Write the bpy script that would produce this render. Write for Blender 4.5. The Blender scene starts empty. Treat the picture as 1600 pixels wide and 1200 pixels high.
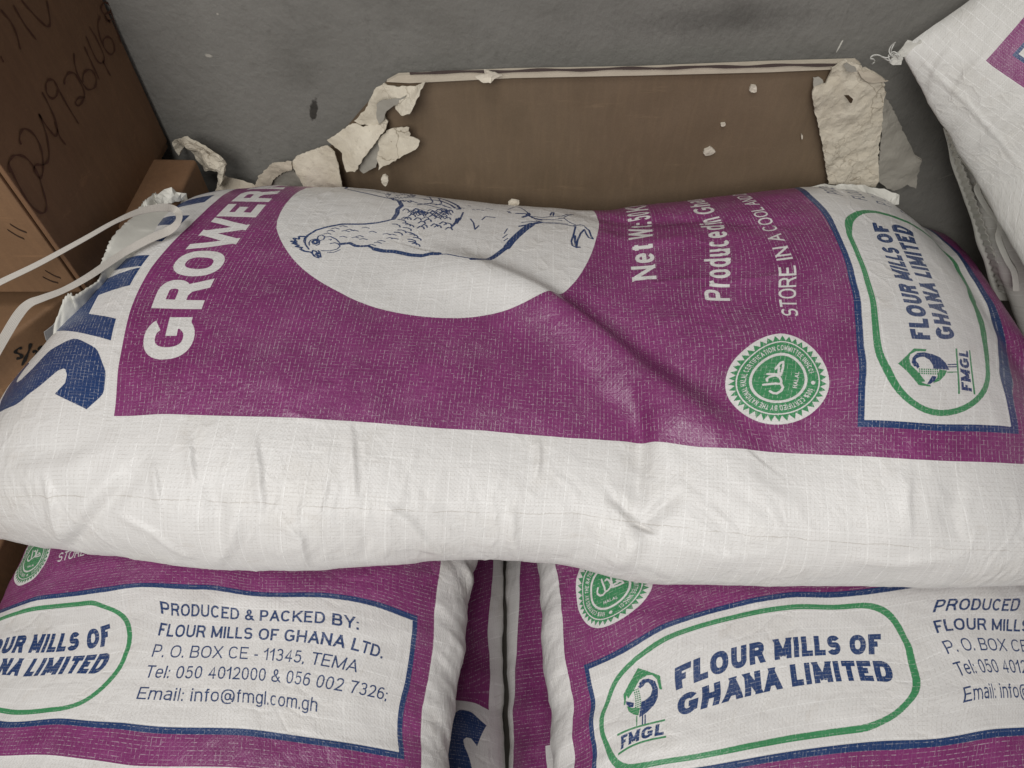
import bpy, bmesh, math, random
import numpy as np
from mathutils import Vector, Matrix
from mathutils.geometry import delaunay_2d_cdt
random.seed(7); RNG = np.random.default_rng(7)
scene = bpy.context.scene
# ------------------------------------------------------------------ camera
FPX = 1050.0; TH = math.radians(53); CAMZ = 0.36
cam_d = bpy.data.cameras.new("camera"); cam = bpy.data.objects.new("camera", cam_d)
scene.collection.objects.link(cam); scene.camera = cam
cam.location = (0, 0, CAMZ); cam.rotation_euler = (math.radians(90) - TH, 0, 0)
cam_d.sensor_width = 36; cam_d.lens = 36 * FPX / 1600
cam_d.clip_start = 0.01; cam_d.clip_end = 50
# ------------------------------------------------------------------ light
world = bpy.data.worlds.new("World"); scene.world = world; world.use_nodes = True
bg = world.node_tree.nodes["Background"]; bg.inputs[0].default_value = (0.98, 0.985, 1.0, 1); bg.inputs[1].default_value = 0.145
def area(name, loc, target, size, sizey, power, col):
    d = bpy.data.lights.new(name, 'AREA'); d.shape = 'RECTANGLE'; d.size = size; d.size_y = sizey
    d.energy = power; d.color = col
    o = bpy.data.objects.new(name, d); scene.collection.objects.link(o); o.location = loc
    o.rotation_euler = (Vector(target) - Vector(loc)).to_track_quat('-Z', 'Y').to_euler()
    return o
area("doorway_light", (-0.45, -1.55, 1.45), (0.05, 0.35, -0.05), 1.1, 1.3, 40, (1.0, 0.985, 0.965))
area("overhead_sheen_light", (-0.25, -0.42, 1.9), (0.05, 0.36, -0.03), 0.7, 0.45, 12, (1.0, 0.99, 0.975))  # unseen lamp added overhead to bring out sheen along the fold ridge
scene.view_settings.view_transform = 'Standard'; scene.view_settings.look = 'None'
scene.view_settings.exposure = 0.0; scene.view_settings.gamma = 1.0

# ------------------------------------------------------------------ helpers
CT, ST = math.cos(TH), math.sin(TH)
def at(px, py, X=None, Y=None, Z=None):
    """the point of the place seen at a spot of the photograph, on a plane X=, Y= or Z="""
    a = (px - 800) / FPX; b = -(py - 600) / FPX
    d = Vector((a, CT + b * ST, -ST + b * CT))
    if Y is not None: t = Y / d.y
    elif X is not None: t = X / d.x
    else: t = (Z - CAMZ) / d.z
    return Vector((0, 0, CAMZ)) + d * t
def proj(P):
    d = P - np.array([0, 0, CAMZ]); f = d[..., 1] * CT - d[..., 2] * ST
    return 800 + FPX * d[..., 0] / f, 600 - FPX * (d[..., 1] * ST + d[..., 2] * CT) / f
def tag(o, label=None, cat=None, group=None, kind=None):
    if label: o['label'] = label
    if cat: o['category'] = cat
    if group: o['group'] = group
    if kind: o['kind'] = kind
    return o
def link(name, me, mat=None, parent=None, smooth=False):
    o = bpy.data.objects.new(name, me); scene.collection.objects.link(o)
    if mat: me.materials.append(mat)
    if parent:
        o.parent = parent; o.matrix_parent_inverse = parent.matrix_basis.inverted()
    if smooth: me.polygons.foreach_set('use_smooth', [True] * len(me.polygons))
    return o
def empty(name, loc):
    o = bpy.data.objects.new(name, None); scene.collection.objects.link(o); o.location = loc
    o.empty_display_size = 0.05
    return o
def mesh_from(name, V, F):
    me = bpy.data.meshes.new(name); me.from_pydata([tuple(v) for v in V], [], F); me.update(); return me
# value noise on numpy arrays
_perm = RNG.random((256, 256))
def vnoise(x, y):
    xi = np.floor(x).astype(int); yi = np.floor(y).astype(int); fx = x - xi; fy = y - yi
    fx = fx * fx * (3 - 2 * fx); fy = fy * fy * (3 - 2 * fy)
    g = lambda i, j: _perm[i & 255, j & 255]
    return ((g(xi, yi) * (1 - fx) + g(xi + 1, yi) * fx) * (1 - fy) + (g(xi, yi + 1) * (1 - fx) + g(xi + 1, yi + 1) * fx) * fy) * 2 - 1
def fbm(x, y, o=4):
    r = 0; a = 1; s = 0
    for k in range(o):
        r = r + a * vnoise(x * 2 ** k + 17.3 * k, y * 2 ** k + 5.1 * k); s += a; a *= .5
    return r / s
def ridged(x, y, o=3):
    r = 0; a = 1; s = 0
    for k in range(o):
        r = r + a * (1 - 2.2 * np.abs(vnoise(x * 2 ** k + 31.7 * k, y * 2 ** k + 9.9 * k))); s += a; a *= .5
    return r / s
# node helpers
class NT:
    def __init__(s, name):
        s.m = bpy.data.materials.new(name); s.m.use_nodes = True; s.t = s.m.node_tree
        s.b = s.t.nodes["Principled BSDF"]
    def n(s, typ, **kw):
        x = s.t.nodes.new(typ)
        for k, v in kw.items(): setattr(x, k, v)
        return x
    def l(s, a, b): s.t.links.new(a, b)
    def put(s, x, v):
        if hasattr(v, 'is_linked') or hasattr(v, 'links'): s.l(v, x)
        else: x.default_value = v
    def math(s, op, a, b=None, c=None, clamp=False):
        x = s.n('ShaderNodeMath', operation=op); x.use_clamp = clamp
        s.put(x.inputs[0], a)
        if b is not None: s.put(x.inputs[1], b)
        if c is not None: s.put(x.inputs[2], c)
        return x.outputs[0]
    def mix(s, f, a, b, mode='MIX'):
        x = s.n('ShaderNodeMix', data_type='RGBA', blend_type=mode)
        s.put(x.inputs[0], f)
        for i, v in ((6, a), (7, b)):
            if isinstance(v, tuple): x.inputs[i].default_value = v if len(v) == 4 else (*v, 1)
            else: s.l(v, x.inputs[i])
        return x.outputs[2]
    def noise(s, vec, scale, detail=4, rough=.55, dist=0):
        x = s.n('ShaderNodeTexNoise'); x.inputs['Scale'].default_value = scale; x.inputs['Detail'].default_value = detail
        x.inputs['Roughness'].default_value = rough; x.inputs['Distortion'].default_value = dist
        if vec is not None: s.l(vec, x.inputs['Vector'])
        return x.outputs['Fac']
    def ramp(s, f, a, b, ca=(0, 0, 0, 1), cb=(1, 1, 1, 1)):
        x = s.n('ShaderNodeValToRGB'); x.color_ramp.elements[0].position = a; x.color_ramp.elements[1].position = b
        x.color_ramp.elements[0].color = ca; x.color_ramp.elements[1].color = cb
        s.l(f, x.inputs[0]); return x.outputs[0]
    def mapping(s, vec, scale=(1, 1, 1), rot=(0, 0, 0), loc=(0, 0, 0)):
        x = s.n('ShaderNodeMapping'); x.inputs['Scale'].default_value = scale; x.inputs['Rotation'].default_value = rot
        x.inputs['Location'].default_value = loc
        s.l(vec, x.inputs['Vector']); return x.outputs[0]
    def obj(s): return s.n('ShaderNodeTexCoord').outputs['Object']
    def bump(s, h, strength, dist, prev=None):
        x = s.n('ShaderNodeBump'); x.inputs['Strength'].default_value = strength; x.inputs['Distance'].default_value = dist
        s.l(h, x.inputs['Height'])
        if prev is not None: s.l(prev, x.inputs['Normal'])
        return x.outputs[0]
    def fin(s, col=None, rough=None, nrm=None, spec=None):
        if col is not None:
            if isinstance(col, tuple): s.b.inputs['Base Color'].default_value = (*col[:3], 1)
            else: s.l(col, s.b.inputs['Base Color'])
        if rough is not None: s.put(s.b.inputs['Roughness'], rough)
        if nrm is not None: s.l(nrm, s.b.inputs['Normal'])
        if spec is not None: s.b.inputs['Specular IOR Level'].default_value = spec
        return s.m

# ------------------------------------------------------------------ the print of the sacks (drawn here, in flat sack units)
DX0, DY0, DW, DH, PP = -60, -60, 1100, 1720, 2
IW, IH = DW * PP, DH * PP
ink = np.zeros((IH, IW), np.uint8)      # 0 bare, 1 purple, 2 green, 3 blue
def poly(pts, c):
    p = (np.array(pts, float) - (DX0, DY0)) * PP
    y0 = max(0, int(math.floor(p[:, 1].min()))); y1 = min(IH - 1, int(math.ceil(p[:, 1].max())))
    q = np.roll(p, -1, 0)
    for y in range(y0, y1 + 1):
        yc = y + .5
        m = (p[:, 1] <= yc) != (q[:, 1] <= yc)
        if not m.any(): continue
        a, b = p[m], q[m]
        xs = np.sort(a[:, 0] + (yc - a[:, 1]) / (b[:, 1] - a[:, 1]) * (b[:, 0] - a[:, 0]))
        for i in range(0, len(xs) - 1, 2):
            u = max(0, int(round(xs[i]))); v = min(IW, int(round(xs[i + 1])))
            if v > u: ink[y, u:v] = c
def disc(cx, cy, r, c, n=28, ry=None):
    poly([(cx + r * math.cos(2 * math.pi * k / n), cy + (ry or r) * math.sin(2 * math.pi * k / n)) for k in range(n)], c)
def stroke(pts, w, c, taper=False):
    pts = [np.array(p, float) for p in pts]; n = len(pts)
    for i in range(n - 1):
        a, b = pts[i], pts[i + 1]; d = b - a; L = math.hypot(*d)
        if L < 1e-6: continue
        nn = np.array((-d[1], d[0])) / L
        wa = wb = w / 2
        if taper: wa *= (1 - .8 * i / (n - 1)); wb *= (1 - .8 * (i + 1) / (n - 1))
        poly([a + nn * wa, b + nn * wb, b - nn * wb, a - nn * wa], c)
        if w > 2: disc(b[0], b[1], wb, c, 8); disc(a[0], a[1], wa, c, 8)
def rect(x0, y0, x1, y1, c): poly([(x0, y0), (x1, y0), (x1, y1), (x0, y1)], c)
def rrect(x0, y0, x1, y1, rl, rr, n=12):
    P = []
    for cx, cy, a, r in ((x1 - rr, y1 - rr, 0, rr), (x0 + rl, y1 - rl, 90, rl), (x0 + rl, y0 + rl, 180, rl), (x1 - rr, y0 + rr, 270, rr)):
        for k in range(n + 1):
            t = math.radians(a + 90 * k / n); P.append((cx + r * math.cos(t), cy + r * math.sin(t)))
    return P
# lettering: plain grotesque letters built from strokes; a glyph is (width, [strokes in a unit box])
def arc(cx, cy, rx, ry, a0, a1, n=14, p=.86):
    out = []
    for k in range(n + 1):
        t = math.radians(a0 + (a1 - a0) * k / n); c, s = math.cos(t), math.sin(t)
        out.append((cx + rx * math.copysign(abs(c) ** p, c), cy + ry * math.copysign(abs(s) ** p, s)))
    return out
GL = {
 'A': (.78, [[(0, 0), (.5, 1)], [(.5, 1), (1, 0)], [(.2, .30), (.8, .30)]]),
 'B': (.70, [[(0, 0), (0, 1)], [(0, 1), (.6, 1)] + arc(.6, .76, .33, .24, 90, -90, 8) + [(0, .52)], [(0, .52), (.62, .52)] + arc(.62, .26, .38, .26, 90, -90, 8) + [(0, 0)]]),
 'C': (.76, [arc(.5, .5, .5, .5, 38, 322, 26)]),
 'D': (.74, [[(0, 0), (0, 1)], [(0, 1), (.42, 1)] + arc(.42, .5, .58, .5, 90, -90, 16) + [(0, 0)]]),
 'E': (.64, [[(1, 1), (0, 1), (0, 0), (1, 0)], [(0, .52), (.93, .52)]]),
 'F': (.60, [[(1, 1), (0, 1), (0, 0)], [(0, .50), (.86, .50)]]),
 'G': (.79, [arc(.5, .5, .5, .5, 40, 318, 26) + [(.98, .15), (.98, .46), (.56, .46)]]),
 'H': (.73, [[(0, 0), (0, 1)], [(1, 0), (1, 1)], [(0, .52), (1, .52)]]),
 'I': (0, [[(.5, 0), (.5, 1)]]),
 'K': (.74, [[(0, 0), (0, 1)], [(0, .34), (.97, 1)], [(.34, .58), (1, 0)]]),
 'L': (.58, [[(0, 1), (0, 0), (1, 0)]]),
 'M': (.88, [[(0, 0), (0, 1)], [(1, 0), (1, 1)], [(0, 1), (.5, .02)], [(.5, .02), (1, 1)]]),
 'N': (.73, [[(0, 0), (0, 1)], [(1, 0), (1, 1)], [(0, 1), (1, 0)]]),
 'O': (.82, [arc(.5, .5, .5, .5, 0, 360, 32)]),
 'P': (.68, [[(0, 0), (0, 1)], [(0, 1), (.6, 1)] + arc(.6, .72, .4, .28, 90, -90, 10) + [(0, .44)]]),
 'R': (.73, [[(0, 0), (0, 1)], [(0, 1), (.58, 1)] + arc(.58, .74, .38, .26, 90, -90, 10) + [(0, .48)], [(.5, .48), (.80, .36), (.93, .12), (1, 0)]]),
 'S': (.70, [arc(.5, .75, .47, .25, 22, 180, 12) + arc(.5, .75, .47, .24, 195, 262, 5)[1:] + arc(.5, .27, .5, .27, 78, -90, 12)[1:] + arc(.5, .27, .5, .27, 270, 202, 6)[1:]]),
 'T': (.66, [[(0, 1), (1, 1)], [(.5, 1), (.5, 0)]]),
 'U': (.73, [[(0, 1), (0, .36)] + arc(.5, .36, .5, .36, 180, 360, 12) + [(1, 1)]]),
 'W': (1.04, [[(0, 1), (.25, 0)], [(.25, 0), (.5, 1)], [(.5, 1), (.75, 0)], [(.75, 0), (1, 1)]]),
 'X': (.74, [[(0, 0), (1, 1)], [(0, 1), (1, 0)]]), 'Y': (.74, [[(0, 1), (.5, .42)], [(1, 1), (.5, .42)], [(.5, .45), (.5, 0)]]),
 '0': (.56, [arc(.5, .5, .5, .5, 0, 360, 24)]), '1': (.34, [[(.0, .74), (.6, .86), (.85, 1)], [(.85, 1), (.85, 0)]]),
 '2': (.56, [arc(.5, .72, .48, .28, 170, -20, 10) + [(.70, .38), (0, 0)], [(0, 0), (1, 0)]]),
 '3': (.56, [arc(.48, .75, .44, .25, 160, -80, 10) + [(.4, .53)], [(.4, .53)] + arc(.48, .27, .5, .27, 80, -160, 12)]),
 '4': (.58, [[(.74, 0), (.74, 1), (0, .27), (1, .27)]]), '5': (.56, [[(.92, 1), (.18, 1), (.06, .48)] + arc(.48, .32, .5, .32, 130, -160, 14)]),
 '6': (.56, [arc(.5, .30, .5, .30, 0, 360, 18), arc(.55, .5, .54, .5, 50, 190, 12)]), '7': (.56, [[(0, 1), (1, 1), (.60, .55), (.36, 0)]]),
 '%': (.9, [arc(.2, .78, .2, .22, 0, 360, 12), arc(.8, .22, .2, .22, 0, 360, 12), [(.2, 0), (.8, 1)]]),
 '&': (.76, [[(1, 0), (.28, .62)] + arc(.42, .80, .22, .20, 200, -30, 10) + [(.5, .56), (.12, .40)] + arc(.38, .22, .38, .22, 160, 330, 8) + [(.92, .42)]]),
 '-': (.30, [[(0, .36), (1, .36)]]), '.': (0, [[(.5, 0), (.5, .12)]]), ',': (0, [[(.5, .09), (.5, -.02), (.2, -.16)]]), ':': (0, [[(.5, 0), (.5, .12)], [(.5, .52), (.5, .68)]]), ';': (0, [[(.5, .09), (.5, -.02), (.2, -.16)], [(.5, .52), (.5, .68)]]),
 '(': (.2, [[(1, 1.1), (.2, .75), (.2, .2), (1, -.15)]]), ')': (.2, [[(0, 1.1), (.8, .75), (.8, .2), (0, -.15)]]),
 'a': (.54, [arc(.5, .54, .46, .22, 150, 0, 8) + [(.94, 0)], [(.94, .44), (.45, .42)] + arc(.42, .22, .42, .20, 100, 270, 8) + [(.7, .04), (.94, .2)]]),
 'c': (.52, [arc(.5, .37, .5, .37, 45, 315, 18)]), 'd': (.56, [[(1, 1), (1, 0)], arc(.5, .37, .5, .37, 0, 360, 20)]),
 'e': (.56, [[(.03, .39), (.97, .39)] + arc(.5, .37, .5, .37, 5, 325, 18)]), 'f': (.32, [[(.45, 0), (.45, .8), (.62, .97), (1, .98)], [(0, .72), (1, .72)]]),
 'g': (.56, [arc(.5, .37, .5, .37, 0, 360, 20), [(1, .74), (1, -.05)] + arc(.5, -.06, .5, .20, 0, -150, 8)]), 'h': (.52, [[(0, 0), (0, 1)], [(0, .4)] + arc(.5, .44, .5, .30, 170, 0, 8) + [(1, 0)]]),
 'i': (0, [[(.5, 0), (.5, .74)], [(.5, .90), (.5, 1)]]), 'l': (0, [[(.5, 0), (.5, 1)]]),
 'm': (.88, [[(0, 0), (0, .74)], [(0, .4)] + arc(.25, .46, .25, .28, 170, 0, 8) + [(.5, 0)], [(.5, .4)] + arc(.75, .46, .25, .28, 170, 0, 8) + [(1, 0)]]),
 'n': (.52, [[(0, 0), (0, .74)], [(0, .4)] + arc(.5, .44, .5, .30, 170, 0, 8) + [(1, 0)]]), 'o': (.58, [arc(.5, .37, .5, .37, 0, 360, 22)]),
 'r': (.36, [[(0, 0), (0, .74)], [(0, .42), (.3, .66), (1, .72)]]), 't': (.28, [[(.45, .94), (.45, .12), (.62, .02), (1, .02)], [(0, .72), (1, .72)]]),
 'u': (.52, [[(0, .74), (0, .3)] + arc(.5, .30, .5, .30, 180, 350, 8), [(1, .74), (1, 0)]]),
 '@': (1.0, [arc(.5, .38, .5, .58, -50, 300, 26), arc(.48, .38, .20, .26, 0, 360, 14), [(.72, .62), (.68, .25), (.82, .15), (.95, .3)]]),
}
def clip(P, ax, v, keep_less):
    out = []; n = len(P)
    for i in range(n):
        a, b = P[i], P[(i + 1) % n]; ia = (a[ax] <= v) == keep_less; ib = (b[ax] <= v) == keep_less
        if ia: out.append(a)
        if ia != ib:
            t = (v - a[ax]) / (b[ax] - a[ax]); out.append((a[0] + (b[0] - a[0]) * t, a[1] + (b[1] - a[1]) * t))
    return out
def glyph_polys(ch, w):
    """outline pieces of a letter, cap height 1, stroke weight w"""
    W, strokes = GL[ch]; Wt = max(W, w); k = 1 if W else 0; res = []
    for st in strokes:
        X = [((w / 2 + x * (Wt - w)) if k else Wt / 2 + (x - .5) * w, w / 2 + y * (1 - w)) for x, y in st]
        pts = [np.array(p) for p in X]
        pts = [p for i, p in enumerate(pts) if i == 0 or np.hypot(*(p - pts[i - 1])) > 1e-4]
        closed = np.hypot(*(pts[0] - pts[-1])) < 1e-3 and len(pts) > 3
        box = {0: (0, 1), -1: (0, 1)}
        if not closed:
            for e, o in ((0, 1), (-1, -2)):
                x, y = st[e]; d = pts[e] - pts[o]; d = d / (np.hypot(*d) + 1e-9)
                if (abs(y) < 2e-2 or abs(y - 1) < 2e-2 or (abs(y - .74) < 1e-2)) and abs(d[1]) > .4: pts[e] = pts[e] + d * w * (1.0 if abs(d[0]) > .15 else .5)
                elif (x <= 0 or x >= 1) and abs(d[0]) > .85: pts[e] = pts[e] + d * w * .5
        n = len(pts); Lf, Rt = [], []
        for i in range(n):
            a = pts[i - 1] if i else (pts[-2] if closed else None); b = pts[i + 1] if i < n - 1 else (pts[1] if closed else None)
            d1 = (pts[i] - a) if a is not None else None; d2 = (b - pts[i]) if b is not None else None
            if d1 is None: d1 = d2
            if d2 is None: d2 = d1
            d1 = d1 / np.hypot(*d1); d2 = d2 / np.hypot(*d2); n1 = np.array((-d1[1], d1[0])); n2 = np.array((-d2[1], d2[0]))
            m = n1 + n2; L_ = (m ** 2).sum(); m = m * 2 / max(L_, .7) * w / 2
            Lf.append(pts[i] + m); Rt.append(pts[i] - m)
        for i in range(n - 1):
            q = [tuple(Lf[i]), tuple(Lf[i + 1]), tuple(Rt[i + 1]), tuple(Rt[i])]
            lo = -.5 if ch in 'g,;@()' else 0; hi_ = 1.2 if ch in '()@' else 1
            q = clip(q, 1, hi_, True)
            if len(q) > 2: q = clip(q, 1, lo, False)
            if len(q) > 2: res.append(q)
    return Wt, res
def layout(txt, w, track=0.0):
    x = 0; out = []
    for ch in txt:
        if ch == ' ': x += .36; continue
        W, P = glyph_polys(ch, w); out.append((x, W, P)); x += W + .13 + track - (.03 if ch in 'LTFAY' else 0)
    return x - .13 - track, out
def text(txt, x0, x1, base, cap, w, col, shear=0.0, track=0.0):
    tot, out = layout(txt, w, track); sx = (x1 - x0) / tot
    for gx, W, P in out:
        for q in P: poly([(x0 + (gx + a) * sx + shear * b * cap, base + b * cap) for a, b in q], col)
def circtext(txt, cx, cy, r, h, a0, a1, w, col):
    """clockwise round a circle with the tops outward, angles in degrees"""
    tot, out = layout(txt, w, .06)
    for gx, W, P in out:
        a = math.radians(a0 + (a1 - a0) * (gx + W / 2) / tot); s = abs(math.radians(a1 - a0)) * r / tot
        for q in P:
            poly([(cx + (r + v * h) * math.cos(a) + (u - W / 2) * s * math.sin(a), cy + (r + v * h) * math.sin(a) - (u - W / 2) * s * math.cos(a)) for u, v in q], col)
#PRINT-BEGIN
# purple field
rect(-42, -45, 1022, 1362, 1)
# bottom panel
rect(0, 0, 980, 250, 3); rect(10, 10, 970, 240, 0)
poly(rrect(22, 22, 530, 228, 102, 92), 2); poly(rrect(31, 31, 521, 219, 93, 83), 0)
text("FLOUR MILLS OF", 150, 485, 140, 33, .27, 3); text("GHANA LIMITED", 150, 497, 97, 33, .27, 3)
text("PRODUCED & PACKED BY:", 572, 879, 192, 21, .17, 3); text("FLOUR MILLS OF GHANA LTD.", 572, 924, 157, 21, .17, 3)
text("P. O. BOX CE - 11345, TEMA", 572, 892, 122, 21, .115, 3); text("Tel: 050 4012000 & 056 002 7326;", 572, 948, 87, 21, .115, 3)
text("Email: info@fmgl.com.gh", 572, 850, 50, 21, .115, 3)
# the mill's badge
LX, LY = 93, 0
def L(pts, c): poly([(LX + x, LY + y) for x, y in pts], c)
def K(pts, c): poly([(59 + (575 - v) * .174, 205 - (u - 390) * .187) for u, v in pts], c)
K([(390, 335), (480, 240), (560, 160), (680, 160), (670, 185), (575, 190), (515, 225), (495, 270), (500, 340), (560, 400), (640, 490), (600, 500), (640, 512), (690, 518), (700, 535), (580, 530), (490, 440)], 2)
K([(530, 352), (580, 350), (575, 320), (556, 295), (562, 268), (600, 250), (640, 247), (690, 275), (718, 330), (720, 365), (880, 378), (850, 310), (800, 250), (730, 212), (650, 196), (580, 208), (530, 258), (511, 310)], 3)
K([(560, 372), (585, 352), (562, 330), (548, 350)], 3)
K([(780, 372), (855, 385), (830, 430), (780, 480), (715, 503), (755, 450), (768, 400)], 2); K([(705, 435), (750, 440), (735, 480), (690, 512), (660, 512), (680, 475)], 3)
for i in range(3):
    for j in range(9): K([(575 + j * 22, 368 + i * 20), (589 + j * 22, 368 + i * 20), (589 + j * 22, 382 + i * 20), (575 + j * 22, 382 + i * 20)], 2)
for v in (325, 348): stroke([(59 + (575 - v) * .174, 116), (59 + (575 - v) * .174, 98)], 1.8, 3)
stroke([(59 + 175 * .174, 118), (59 + 177 * .174, 98)], 1.8, 2)
rect(LX - 38, 95, LX + 38, 98.5, 2); text("FMGL", LX - 34, LX + 34, 72, 20, .25, 3, shear=.12); rect(LX - 38, 66, LX + 38, 69.5, 2)
# seal
SX, SY, SR = 72, 370, 73
disc(SX, SY, SR, 0, 72)
P = []
for k in range(80):
    r = 69 if k % 2 == 0 else 60; a = 2 * math.pi * k / 80; P.append((SX + r * math.cos(a), SY + r * math.sin(a)))
poly(P, 2); disc(SX, SY, 58.5, 0, 72); disc(SX, SY, 56.5, 2, 72); disc(SX, SY, 40, 0, 72); disc(SX, SY, 36, 2, 72)
circtext("100% CERTIFIED BY THE NATIONAL HALAL CERTIFICATION COMMITTEE (NHCC)", SX, SY, 44, 8, 258, 258 - 330, .17, 0)
disc(SX, SY - 48.5, 3, 0)
for s in ([(600, 470), (640, 400), (672, 385), (678, 450), (668, 525), (640, 520), (632, 450)], [(525, 540), (600, 535), (665, 545)],
          [(540, 625), (530, 600), (560, 570), (620, 550), (660, 570), (685, 610), (692, 655)],
          [(510, 680), (560, 670), (620, 655), (690, 650), (718, 690), (708, 740), (670, 778), (630, 775), (595, 755)]):
    stroke([(SX - (b - 590) * .13, SY - (a - 655) * .13) for a, b in s], 3.4, 0)
text("HALAL", SX - 12, SX + 14, SY - 27, 5.5, .2, 0)
# lines of text
text("STORE IN A COOL AND DRY PLACE", 196, 790, 336, 25, .135, 0)
text("Produced", 238, 452, 422, 36, .17, 0, track=.04); text("in", 461, 484, 422, 36, .17, 0); text("Ghana", 500, 640, 422, 36, .17, 0, track=.04)
text("Net", 288, 400, 530, 39, .17, 0, track=.04); text("Wt:", 420, 502, 530, 39, .17, 0); text("50", 510, 542, 530, 39, .17, 0); text("KG", 552, 630, 530, 39, .17, 0)
for ch, a, b in zip("GROWERMASH", (66, 169, 244, 312, 412, 472, 545, 642, 730, 815), (152, 236, 310, 406, 460, 530, 632, 722, 800, 890)):
    text(ch, a, b, 1263, 70, .16 if ch in "WM" else .22, 0)
for ch, a, b in zip("ANKOFA", (110, 262, 382, 510, 660, 780), (246, 358, 492, 640, 760, 920)):
    text(ch, a, b, 1380, 236, .22, 3)
SP = [(-20, 1424), (8, 1408), (38, 1408), (64, 1420), (76, 1444), (64, 1472), (34, 1498), (8, 1528), (2, 1562), (18, 1588), (48, 1596), (88, 1576)]
for i in range(len(SP) - 1):
    a, b = np.array(SP[i], float), np.array(SP[i + 1], float); d = (b - a) / np.hypot(*(b - a)); nn = np.array((-d[1], d[0])) * 29
    poly([a + nn, b + nn, b - nn, a - nn], 3)
    if i: disc(a[0], a[1], 29, 3, 20)
ov = [(408, 1230), (334, 1192), (271, 1146), (226, 1095), (181, 1028), (162, 967), (154, 889), (158, 833), (171, 790), (188, 745), (208, 712), (236, 685), (279, 660), (359, 636), (448, 623), (490, 621)]
ov = ov + [(980 - x, y) for x, y in reversed(ov)]
ov = np.array(ov, float)
for _ in range(2): ov = np.stack([.75 * ov + .25 * np.roll(ov, -1, 0), .25 * ov + .75 * np.roll(ov, -1, 0)], 1).reshape(-1, 2)
poly(ov, 0)
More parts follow.
